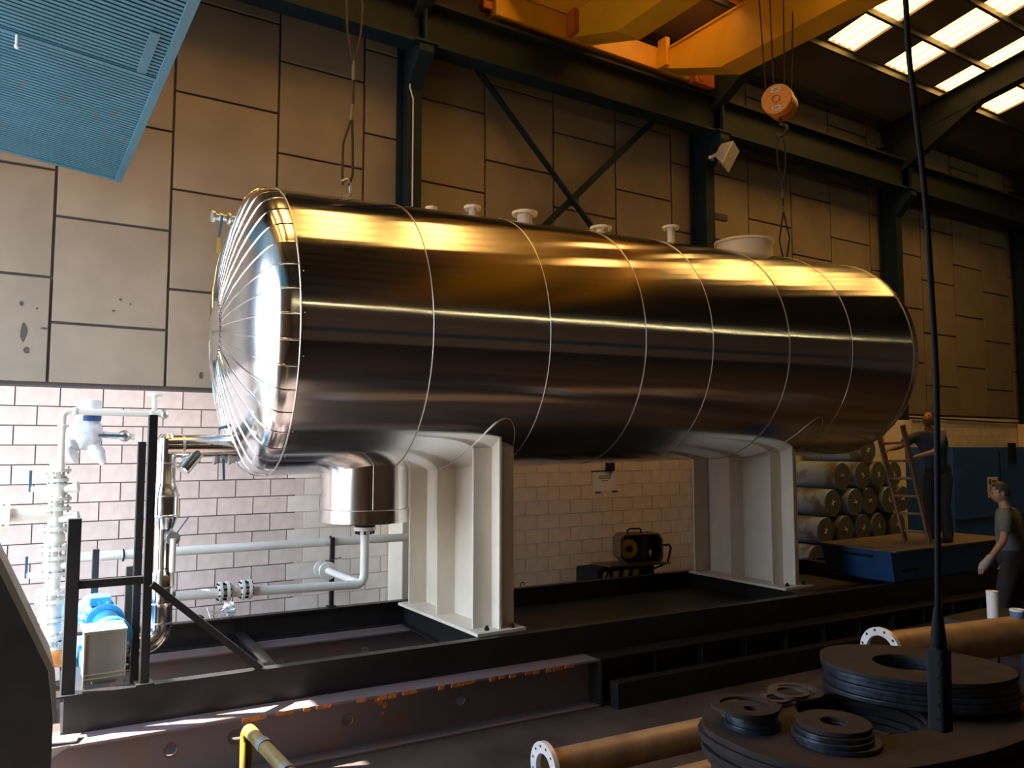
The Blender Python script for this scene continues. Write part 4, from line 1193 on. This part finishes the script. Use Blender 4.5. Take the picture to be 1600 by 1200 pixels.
# can, tube and bench behind the pipe
t = thing('steel_bench', (8.1, 4.2, 0), 'dark narrow steel bench behind the thick brown pipe', 'bench')
MB().box((7.75, 4.05, 0.74), (8.75, 4.40, 0.78)).build('top', 'black_paint', t, smooth=0)
for x in (7.82, 8.68):
    for y in (4.09, 4.36):
        MB().box((x - 0.025, y - 0.025, 0), (x + 0.025, y + 0.025, 0.74)).build('leg', 'black_paint', t, smooth=0)
t = thing('white_tube', (8.14, 4.10, 0.78), 'white upright tube standing behind the thick brown pipe', 'tube')
MB().cyl((8.14, 4.10, 0.78), (8.14, 4.10, 1.03), 0.052, n=24).build('body', 'paper', t)
MB().annulus((8.14, 4.10, 1.03), (0, 0, 1), 0.055, 0.03, 0.02, 24).build('rim', 'paper', t)
t = thing('tape_can', (7.82, 3.725, 0.905), 'small blue and white can resting on the thick brown pipe', 'can')
MB().cyl((7.82, 3.725, 0.903), (7.82, 3.725, 0.95), 0.062, n=24).build('body', 'can_blue', t)
MB().annulus((7.82, 3.725, 0.957), (0, 0, 1), 0.064, 0.04, 0.016, 24).build('rim', 'paper', t)
# pendant control
t = thing('pendant_control', (2.29, 1.3, 1.62), 'black crane pendant control hanging on a long cable', 'control')
PY = 1.3
pts = [(2.233, 5.2), (2.239, 3.793), (2.263, 3.50), (2.300, 3.21), (2.3135, 2.92), (2.3195, 2.632), (2.298, 2.257), (2.2775, 1.95)]
cp = [V((x, PY, z)) for x, z in pts]
sm_ = []
for i in range(len(cp) - 1):
    p0 = cp[max(0, i - 1)]
    p3 = cp[min(len(cp) - 1, i + 2)]
    a, b = cp[i], cp[i + 1]
    sm_ += bez(a, a + (b - p0) / 6, b - (p3 - a) / 6, b, 6)[:-1]
sm_.append(cp[-1])
MB().tube([V((2.23, PY, 9.6))] + sm_, 0.0085, 10).build('cable', 'cable_black', t)
hd = V((-0.03, 0, -1)).normalized()
h0 = V((2.278, PY, 1.985))
MB().lathe([(0.010, 0), (0.014, 0.02), (0.022, 0.10), (0.020, 0.11), (0.026, 0.12)], h0, hd, 18).build('strain_relief', 'cable_black', t)
pb = MB()
q0 = h0 + hd * 0.115
q1 = h0 + hd * 0.34
pb.prism([(a * 0.68, b * 0.68) for a, b in [(-0.028, -0.038), (0.028, -0.038), (0.036, -0.025), (0.036, 0.025), (0.028, 0.038), (-0.028, 0.038), (-0.036, 0.025), (-0.036, -0.025)]], q0, q1)
pb.build('handset', 'cable_black', t, smooth=0, bevel=0.004)
for i in range(5):
    z = h0 + hd * (0.15 + 0.038 * i)
    fwd = V((-0.85, -0.5, 0)).normalized()
    MB().cyl(z + fwd * 0.020, z + fwd * 0.031, 0.007, n=12).build('button', 'steel_dark', t)
m = MB().tube([h0 + V((0.012, 0, 0.10)), h0 + V((0.025, 0, 0.03)), h0 + V((0.018, 0, -0.06))], 0.0025, 6)
m.build('safety_wire', 'cable_black', t)
# ================================================================== BACKGROUND RIGHT
# foil insulation rolls, ends facing the camera
RR, RL = 0.222, 1.15
rows = [(0.222, [10.78, 11.26, 11.74, 12.22, 12.70, 13.18]), (0.635, [11.0, 11.48, 11.96, 12.44, 12.92]), (1.07, [11.22, 11.73, 12.25, 12.74, 13.22]), (1.51, [11.48, 11.99, 12.49, 12.97, 13.45]), (1.95, [11.73, 12.21, 12.70, 13.2]), (2.37, [12.50])]
ordn = ['first', 'second', 'third', 'fourth', 'fifth', 'sixth']
rown = ['bottom', 'second', 'third', 'fourth', 'fifth', 'top']
random.seed(31)
pr = None
for j, (z, xs_) in enumerate(rows):
    for i, x in enumerate(xs_):
        yj = 8.2 + random.uniform(-0.04, 0.04)
        lab = f'foil insulation roll, {ordn[i]} from the left in the {rown[j]} row of the stack' if len(xs_) > 1 else 'single foil insulation roll lying on top of the stack'
        if pr is None:
            pr = thing('insulation_roll', (0, 0, 0))
            parts = [MB().lathe([(RR - 0.01, 0.0), (RR, 0.01), (RR, RL - 0.01), (RR - 0.01, RL)], (0, 0, 0), (0, 1, 0), 28).build('foil_wrap', 'roll_foil', pr),
                     MB().lathe([(0.0, 0.012), (0.05, 0.010), (0.055, 0.0), (RR - 0.01, 0.002)], (0, 0, 0), (0, 1, 0), 28).build('end_face', 'roll_face', pr)]
            mk = MB().bar((-0.045, -0.006, -0.02), (0.045, -0.006, 0.025), 0.012, 0.012)
            mk.bar((0.0, -0.006, -0.05), (-0.01, -0.006, 0.045), 0.012, 0.012)
            parts.append(mk.build('core_mark', 'roll_mark', pr, smooth=0))
            r = pr
        else:
            r = pr.copy()
            COL.objects.link(r)
            for q in parts:
                c = q.copy()
                COL.objects.link(c)
                c.parent = r
        r.location = (x, yj, z)
        r.rotation_euler = (0, random.uniform(0, 6.28), 0)
        tag(r, lab, 'roll', 'stack of insulation rolls')
# notice on the wall
t = thing('wall_notice', (7.70, YB - 0.03, 1.75), 'white paper notice taped to the block wall', 'notice')
MB().box((7.48, YB - 0.030, 1.755), (7.93, YB - 0.027, 2.06)).build('sheet', 'paper', t, smooth=0)
for i, (w, zc) in enumerate(((0.11, 1.985), (0.12, 1.955), (0.06, 1.915))):
    MB().box((7.70 - w, YB - 0.032, zc - 0.006), (7.70 + w, YB - 0.0302, zc + 0.006)).build('text_line', 'ink', t, smooth=0)
for (a, b, z) in ((7.44, 7.72, 2.06), (7.52, 7.62, 1.745), (7.84, 7.95, 1.75)):
    MB().box((a, YB - 0.033, z - 0.012), (b, YB - 0.0305, z + 0.012)).build('tape_strip', 'tape_blue', t, smooth=0)
MB().box((7.72, YB - 0.06, 2.06), (7.88, YB - 0.027, 2.19)).build('wall_switch', 'black_matte', smooth=0, bevel=0.005, label='small black switch box above the paper notice', cat='switch')
# welding set
t = thing('welding_cart', (7.6, 9.0, 0), 'black and yellow welding cart standing by the block wall', 'cart')
MB().box((6.95, 8.72, 0.16), (8.0, 9.22, 0.72)).build('case', 'black_matte', t, smooth=0, bevel=0.02)
for x in (7.02, 7.20, 7.38, 7.56):
    MB().add([(x, 8.715, 0.54), (x + 0.10, 8.715, 0.54), (x + 0.13, 8.715, 0.70), (x + 0.03, 8.715, 0.70), (x, 8.705, 0.54), (x + 0.10, 8.705, 0.54), (x + 0.13, 8.705, 0.70), (x + 0.03, 8.705, 0.70)],
             [(0, 1, 2, 3), (7, 6, 5, 4), (0, 4, 5, 1), (1, 5, 6, 2), (2, 6, 7, 3), (3, 7, 4, 0)]).build('yellow_stripe', 'machine_yellow', t, smooth=0)
MB().box((6.95, 8.70, 0.72), (8.0, 9.2, 0.735)).build('top_cover', 'black_matte', t, smooth=0, bevel=0.01)
MB().bar((7.02, 8.74, 0.80), (8.15, 8.74, 0.755), 0.40, 0.02).build('tray', 'feeder_brown', t, smooth=0)
for x in (7.1, 7.9):
    MB().box((x - 0.02, 8.72, 0.73), (x + 0.02, 8.78, 0.77)).build('tray_post', 'black_matte', t, smooth=0)
MB().tube([(8.03, 8.9, 0.66), (8.08, 8.9, 0.93), (8.14, 8.9, 0.965), (8.46, 8.9, 0.965), (8.50, 8.9, 0.92), (8.43, 8.9, 0.70), (8.0, 8.9, 0.60)], 0.016, 8).build('push_handle', 'black_matte', t)
MB().tube([(7.08, 8.64, 0.72), (6.98, 8.60, 0.62), (6.92, 8.60, 0.42), (6.95, 8.6, 0.2)], 0.016, 8).build('push_handle', 'black_matte', t)
for x in (7.12, 7.85):
    for y in (8.76, 9.18):
        MB().cyl((x, y - 0.03, 0.09), (x, y + 0.03, 0.09), 0.09, n=20).build('wheel', 'black_matte', t)
t = thing('wire_feeder', (7.6, 8.75, 0.80), 'brown wire feeder with an open side on the welding cart', 'feeder')
oct_ = [(7.36, 0.80), (7.98, 0.78), (8.04, 0.84), (8.04, 1.10), (7.97, 1.185), (7.33, 1.205), (7.25, 1.14), (7.25, 0.90)]
def octring(s0, yb0, yb1, name, m_):
    cx, cz = 7.65, 0.99
    inn = [(cx + (a - cx) * s0, cz + (b - cz) * s0) for a, b in oct_]
    n = 8
    vs = [(a, yb0, b) for a, b in oct_] + [(a, yb0, b) for a, b in inn] + [(a + 0.13, yb1, b) for a, b in oct_] + [(a + 0.13, yb1, b) for a, b in inn]
    fs = []
    for i in range(n):
        j = (i + 1) % n
        fs += [(i, j, j + n, i + n), (i + 2 * n, i + 3 * n, j + 3 * n, j + 2 * n), (i, i + 2 * n, j + 2 * n, j), (i + n, j + n, j + 3 * n, i + 3 * n)]
    return MB().add(vs, fs).build(name, m_, t, smooth=0)
octring(0.93, 8.58, 8.90, 'housing', 'feeder_brown')
n8 = [(a + 0.13, 8.90, b) for a, b in oct_]
MB().add(n8 + [(a, 8.91, b) for a, _, b in n8], [tuple(range(8)), tuple(range(8, 16))[::-1]] + [(i, i + 8, (i + 1) % 8 + 8, (i + 1) % 8) for i in range(8)]).build('back_panel', 'spool_blue', t, smooth=0)
MB().cyl((7.50, 8.70, 0.99), (7.56, 8.88, 0.99), 0.135, n=28).build('wire_spool', 'machine_yellow', t)
MB().cyl((7.485, 8.66, 0.99), (7.50, 8.705, 0.99), 0.045, n=16).build('spool_hub', 'black_matte', t)
MB().box((7.66, 8.64, 0.82), (7.84, 8.88, 1.17)).build('drive_unit', 'spool_blue', t, smooth=0, bevel=0.01)
MB().cyl((7.86, 8.64, 0.93), (7.86, 8.68, 0.93), 0.035, n=14).build('drive_roll', 'machine_yellow', t)
MB().tube([(7.84, 8.63, 0.95), (7.83, 8.62, 0.90), (7.86, 8.63, 0.86)], 0.012, 8).build('pressure_arm', 'galv', t)
MB().tube([(7.50, 8.72, 1.19), (7.50, 8.72, 1.25), (7.53, 8.72, 1.265), (7.72, 8.72, 1.262), (7.745, 8.72, 1.245), (7.745, 8.72, 1.185)], 0.012, 8).build('carry_handle', 'black_matte', t)
# blue chest used as platform
t = thing('blue_chest', (10.9, 6.5, ST), 'low blue steel chest under the ladder', 'chest')
cz0, cz1 = ST + 0.002, 1.10
m = MB().add([(9.60, 6.02, cz0), (12.2, 5.95, cz0), (12.2, 6.95, cz0), (9.60, 7.0, cz0), (9.50, 6.0, cz1), (12.2, 5.93, cz1), (12.2, 6.97, cz1), (9.50, 7.02, cz1)],
             [(0, 3, 2, 1), (4, 5, 6, 7), (0, 1, 5, 4), (1, 2, 6, 5), (2, 3, 7, 6), (3, 0, 4, 7)])
m.build('body', 'container_blue', t, smooth=0, bevel=0.01)
MB().box((9.46, 5.90, cz1), (12.25, 7.05, cz1 + 0.025)).build('lid', 'bench_top', t, smooth=0, bevel=0.006)
MB().tube([(9.50, 6.25, 1.03), (9.46, 6.27, 1.03), (9.46, 6.73, 1.03), (9.50, 6.75, 1.03)], 0.016, 8).build('carry_bar', 'black_matte', t)
MB().box((9.75, 6.0, 0.83), (10.4, 6.01, 0.86)).build('lip_strip', 'black_matte', t, smooth=0)
# ladder
t = thing('wooden_ladder', (10.55, 6.25, 1.125), 'worn wooden ladder leaning on the far end of the tank', 'ladder')
La, Lb = V((10.58, 6.45, 1.13)), V((10.13, 6.51, 2.62))
Ra, Rb = V((10.58, 6.10, 1.13)), V((10.13, 6.16, 2.72))
MB().bar(La, Lb, 0.035, 0.075, up=(1, 0, 0.3)).build('stile', 'wood', t, smooth=0)
MB().bar(Ra, Rb, 0.035, 0.075, up=(1, 0, 0.3)).build('stile', 'wood', t, smooth=0)
for i in range(6):
    f = 0.10 + i * 0.16
    MB().cyl(La.lerp(Lb, f), Ra.lerp(Rb, f * 0.95), 0.018, n=10).build('rung', 'wood', t)
# big blue cabinet
t = thing('blue_cabinet', (15.7, 8.1, 0), 'large blue steel cabinet at the right with a paper sheet on it', 'cabinet')
MB().box((14.35, 7.8, 0.0), (17.6, 8.7, 2.42)).build('body', 'cabinet_blue', t, smooth=0, bevel=0.015)
MB().box((14.33, 7.77, 1.12), (17.62, 7.80, 1.16)).build('rail', 'container_blue', t, smooth=0)
MB().box((15.95, 7.785, 0.1), (15.97, 7.80, 2.35)).build('door_gap', 'black_matte', t, smooth=0)
MB().box((16.3, 7.74, 2.10), (16.5, 7.80, 2.50)).build('lamp_bracket', 'black_matte', t, smooth=0)
pn = MB().box((15.50, 7.793, 1.48), (15.86, 7.80, 1.86)).build('paper_sheet', 'paper', t, smooth=0)
for i, (a, b, c_, d_) in enumerate(((15.54, 15.62, 1.72, 1.82), (15.66, 15.80, 1.76, 1.80), (15.58, 15.76, 1.60, 1.68), (15.55, 15.70, 1.51, 1.55))):
    MB().box((a, 7.790, c_), (b, 7.793, d_)).build('print_mark', 'ink', pn, smooth=0)
# thin cable along the wall at the right
MB().tube([(13.5, YB - 0.06, 3.02)] + [V((14.5 + i * 1.2, YB - 0.06, 3.0 + 0.02 * math.sin(i))) for i in range(8)], 0.018, 6).build('wall_cable', 'cable_black', label='thin dark cable strung along the far block wall', cat='cable')
# steel slab the second worker stands on
MB().box((9.1, 4.15, 0), (10.1, 5.05, 0.20)).build('steel_slab', 'plate_steel', smooth=0, bevel=0.01, label='dark low steel slab under the worker in grey', cat='slab')
# ================================================================== PEOPLE
def skin_mesh(pts, edges, root, name, m_, parent, extra=None, sub=2):
    me = bpy.data.meshes.new(name)
    o0 = ORIG[parent.name]
    keys = list(pts)
    me.from_pydata([tuple(V(pts[k][0]) - o0) for k in keys], [(keys.index(a), keys.index(b)) for a, b in edges], [])
    ob = bpy.data.objects.new(name, me)
    COL.objects.link(ob)
    md = ob.modifiers.new('skin', 'SKIN')
    md.use_smooth_shade = True
    sk_ = me.skin_vertices[0].data
    for i, k in enumerate(keys):
        r = pts[k][1]
        sk_[i].radius = (r, r) if not isinstance(r, tuple) else r
        sk_[i].use_root = (k == root)
    sb = ob.modifiers.new('sub', 'SUBSURF')
    sb.levels = sub
    sb.render_levels = sub
    bpy.context.view_layer.update()
    ev = ob.evaluated_get(bpy.context.evaluated_depsgraph_get())
    nm = bpy.data.meshes.new_from_object(ev)
    bpy.data.objects.remove(ob)
    if extra:
        bm = bmesh.new()
        bm.from_mesh(nm)
        for e in extra:
            tmp = bpy.data.meshes.new('tmp')
            tmp.from_pydata([tuple(p - o0) for p in e.v], [], e.f)
            bm.from_mesh(tmp)
            bpy.data.meshes.remove(tmp)
        bmesh.ops.recalc_face_normals(bm, faces=bm.faces)
        bm.to_mesh(nm)
        bm.free()
    nm.shade_smooth()
    nm.materials.clear()
    nm.materials.append(MATS[m_])
    nm.name = name
    r = bpy.data.objects.new(name, nm)
    COL.objects.link(r)
    r.parent = parent
    ORIG[r.name] = o0.copy()
    return r
def person(base, ang, J, shirt, lab, head_dir, glove=None, short=True):
    """J: joints in local metres (x forward, y left, z up)"""
    ca, sa = math.cos(ang), math.sin(ang)
    base = V(base)
    def W_(p):
        return base + V((p[0] * ca - p[1] * sa, p[0] * sa + p[1] * ca, p[2]))
    t = thing('person', base, lab, 'person')
    j = {k: W_(v) for k, v in J.items()}
    hd_ = W_(head_dir) - base
    hd_.normalize()
    P = {}
    P['pel'] = (j['pel'], 0.10)
    P['waist'] = (j['pel'].lerp(j['chest'], 0.45), 0.095)
    P['chest'] = (j['chest'], 0.105)
    P['neck0'] = (j['neck'], 0.062)
    P['neck1'] = (j['neck'].lerp(j['head'], 0.55), 0.055)
    E_ = [('pel', 'waist'), ('waist', 'chest'), ('chest', 'neck0'), ('neck0', 'neck1')]
    for s_ in 'LR':
        P['sh' + s_] = (j['sh' + s_], 0.050)
        P['el' + s_] = (j['el' + s_], 0.042)
        P['wr' + s_] = (j['wr' + s_], 0.028)
        d = (j['wr' + s_] - j['el' + s_]).normalized()
        pal = j['wr' + s_] + d * 0.07
        P['pa' + s_] = (pal, (0.034, 0.018))
        E_ += [('chest', 'sh' + s_), ('sh' + s_, 'el' + s_), ('el' + s_, 'wr' + s_), ('wr' + s_, 'pa' + s_)]
        sdv = d.cross(V((0, 0, 1)) if abs(d.z) < 0.8 else hd_).normalized()
        cur = V((0, 0, -1)) if abs(d.z) < 0.8 else hd_
        for f_, (off, L) in enumerate(((-0.030, 0.065), (-0.010, 0.078), (0.010, 0.074), (0.030, 0.058))):
            a_ = pal + d * 0.035 + sdv * off
            b_ = a_ + d * L * 0.6
            c_ = b_ + (d * 0.4 + cur * 0.6).normalized() * L * 0.6
            P[f'f{s_}{f_}a'] = (a_, 0.0095)
            P[f'f{s_}{f_}b'] = (b_, 0.009)
            P[f'f{s_}{f_}c'] = (c_, 0.0075)
            E_ += [('pa' + s_, f'f{s_}{f_}a'), (f'f{s_}{f_}a', f'f{s_}{f_}b'), (f'f{s_}{f_}b', f'f{s_}{f_}c')]
        ta_ = j['wr' + s_] + d * 0.03 + sdv * 0.04
        tb_ = ta_ + (d + sdv * 0.5).normalized() * 0.05
        P['t' + s_ + 'a'] = (ta_, 0.011)
        P['t' + s_ + 'b'] = (tb_, 0.009)
        E_ += [('wr' + s_, 't' + s_ + 'a'), ('t' + s_ + 'a', 't' + s_ + 'b')]
        P['hip' + s_] = (j['hip' + s_], 0.095)
        P['kn' + s_] = (j['kn' + s_], 0.060)
        P['an' + s_] = (j['an' + s_], 0.042)
        E_ += [('pel', 'hip' + s_), ('hip' + s_, 'kn' + s_), ('kn' + s_, 'an' + s_)]
    hc = j['head']
    hx_, hs_, hu_ = frame(hd_)
    def hp(f_, s2, u2):
        return hc + hx_ * f_ + hs_ * s2 + hu_ * u2
    hm = MB().ball((0, 0, 0), 0.095, 0.075, 0.12, n=20)
    vv = []
    for p in hm.v:
        q = p.copy()
        if q.z < -0.02:
            q.y *= 1 + (q.z + 0.02) * 2.6
            q.x = q.x * (1 + (q.z + 0.02) * 1.5) + 0.012
        if q.x > 0.06 and 0.0 < q.z < 0.045:
            q.x -= 0.008
        vv.append(hp(q.x, q.y, q.z))
    hm.v = vv
    ns = MB().add([hp(0.088, 0, 0.025), hp(0.112, 0, -0.022), hp(0.09, 0.016, -0.028), hp(0.09, -0.016, -0.028)], [(0, 2, 1), (0, 1, 3), (1, 2, 3), (0, 3, 2)])
    ears = MB()
    for s2 in (-1, 1):
        e = MB().ball((0, 0, 0), 0.028, 0.012, 0.034, n=10)
        e.v = [hp(p.x - 0.01, p.y + 0.076 * s2, p.z) for p in e.v]
        ears.add(e.v, e.f)
    lips = MB().ball((0, 0, 0), 0.012, 0.026, 0.009, n=10)
    lips.v = [hp(p.x + 0.086, p.y, p.z - 0.055) for p in lips.v]
    skin_mesh(P, E_, 'pel', 'body', 'skin', t, [hm, ns, ears, lips])
    m = MB()
    for s2 in (-1, 1):
        e = MB().ball((0, 0, 0), 0.010, 0.014, 0.008, n=8)
        e.v = [hp(p.x + 0.083, p.y + 0.032 * s2, p.z + 0.012) for p in e.v]
        m.add(e.v, e.f)
    m.build('eyes', 'hair', t)
    hr = MB().ball((0, 0, 0), 0.104, 0.086, 0.128, n=20)
    keep = [i for i, p in enumerate(hr.v) if p.z > -0.05 + 0.9 * max(0, p.x + 0.02)]
    mp_ = {a: b for b, a in enumerate(keep)}
    fs = [tuple(mp_[i] for i in f) for f in hr.f if all(i in mp_ for i in f)]
    h2 = MB().add([hp(hr.v[i].x - 0.006, hr.v[i].y, hr.v[i].z + 0.006) for i in keep], fs)
    ho = h2.build('hair', 'hair', t, smooth=80)
    so = ho.modifiers.new('solid', 'SOLIDIFY')
    so.thickness = 0.012
    # clothes
    C_ = {'pel': (P['pel'][0] + V((0, 0, 0.0)), 0.165), 'waist': (P['waist'][0], 0.145), 'chest': (P['chest'][0], 0.165), 'neck': (j['neck'] + V((0, 0, -0.02)), 0.085)}
    CE = [('pel', 'waist'), ('waist', 'chest'), ('chest', 'neck')]
    for s_ in 'LR':
        C_['sh' + s_] = (P['sh' + s_][0], 0.078)
        C_['sl' + s_] = (j['sh' + s_].lerp(j['el' + s_], 0.80 if short else 1.0), 0.078)
        CE += [('chest', 'sh' + s_), ('sh' + s_, 'sl' + s_)]
    skin_mesh(C_, CE, 'pel', 'shirt', shirt, t)
    tm = MB().tube([j['pel'] + V((0, 0, 0.10)), j['pel'] + V((0, 0, 0.05)), j['pel'], j['pel'] - V((0, 0, 0.07)), j['pel'] - V((0, 0, 0.11))], [0.142, 0.150, 0.158, 0.140, 0.08], 18)
    lv = V((-sa, ca, 0))
    tm.v = [p - lv * ((p - j['pel']).dot(lv)) * -0.12 for p in tm.v]
    for s_, sg in (('L', 1), ('R', -1)):
        hp_, kn_, an_ = j['hip' + s_], j['kn' + s_], j['an' + s_]
        path = [j['pel'] + lv * 0.075 * sg - V((0, 0, 0.01)), hp_ - V((0, 0, 0.04)), hp_.lerp(kn_, 0.5), kn_, kn_.lerp(an_, 0.4), an_ + V((0, 0, 0.02))]
        tm.tube(path, [0.088, 0.105, 0.096, 0.082, 0.080, 0.072], 16)
    tm.build('trousers', 'trouser', t, smooth=80)
    fw_ = V((ca, sa, 0))
    for s_ in 'LR':
        a_ = j['an' + s_]
        m = MB().tube([a_ + V((0, 0, 0.05)), a_ + V((0, 0, -0.01))], [0.055, 0.052], 12)
        zf = a_.z - 0.055
        m.tube([V((a_.x, a_.y, zf + 0.028)) - fw_ * 0.06, V((a_.x, a_.y, zf + 0.036)), V((a_.x, a_.y, zf + 0.034)) + fw_ * 0.11, V((a_.x, a_.y, zf + 0.024)) + fw_ * 0.19], [0.036, 0.044, 0.042, 0.026], 12)
        for i_, p in enumerate(m.v):
            if p.z < zf:
                m.v[i_] = V((p.x, p.y, zf))
        m.build('boot', 'boot', t)
    if glove:
        a_ = j['wr' + glove]
        d = (a_ - j['el' + glove]).normalized()
        MB().tube([a_ - d * 0.05, a_ + d * 0.02, a_ + d * 0.09, a_ + d * 0.15], [0.040, 0.042, 0.050, 0.030], 12).build('glove', 'glove', t)
    return t
J1 = {'pel': (0.0, 0, 0.97), 'chest': (0.13, 0, 1.33), 'neck': (0.18, 0, 1.53), 'head': (0.17, 0, 1.69),
      'shL': (0.18, 0.19, 1.46), 'elL': (0.43, 0.24, 1.24), 'wrL': (0.68, 0.12, 1.17), 'shR': (0.19, -0.19, 1.46), 'elR': (0.46, -0.28, 1.30), 'wrR': (0.71, -0.24, 1.27),
      'hipL': (0.0, 0.10, 0.92), 'knL': (0.12, 0.14, 0.50), 'anL': (0.08, 0.16, 0.055), 'hipR': (0.0, -0.10, 0.92), 'knR': (0.0, -0.15, 0.50), 'anR': (-0.16, -0.17, 0.055)}
person((11.08, 6.24, 1.125), math.radians(178), J1, 'shirt_navy', 'person in a dark blue shirt steadying the ladder and looking up', (-0.80, 0.10, 0.60) if False else (0.85, 0.1, 0.52))
J2 = {'pel': (0.0, 0, 0.98), 'chest': (0.03, 0, 1.36), 'neck': (0.05, 0, 1.56), 'head': (0.09, 0, 1.71),
      'shL': (0.02, 0.21, 1.48), 'elL': (0.0, 0.38, 1.22), 'wrL': (0.12, 0.56, 1.01), 'shR': (0.02, -0.21, 1.48), 'elR': (-0.06, -0.28, 1.20), 'wrR': (0.08, -0.27, 0.97),
      'hipL': (0.0, 0.10, 0.93), 'knL': (0.10, 0.11, 0.50), 'anL': (0.06, 0.12, 0.055), 'hipR': (0.0, -0.10, 0.93), 'knR': (0.0, -0.11, 0.50), 'anR': (-0.14, -0.12, 0.055)}
person((9.60, 4.60, 0.20), math.radians(105), J2, 'shirt_grey', 'person in a grey T-shirt with a glove at the right edge', (0.9, 0.35, -0.1), glove='L')
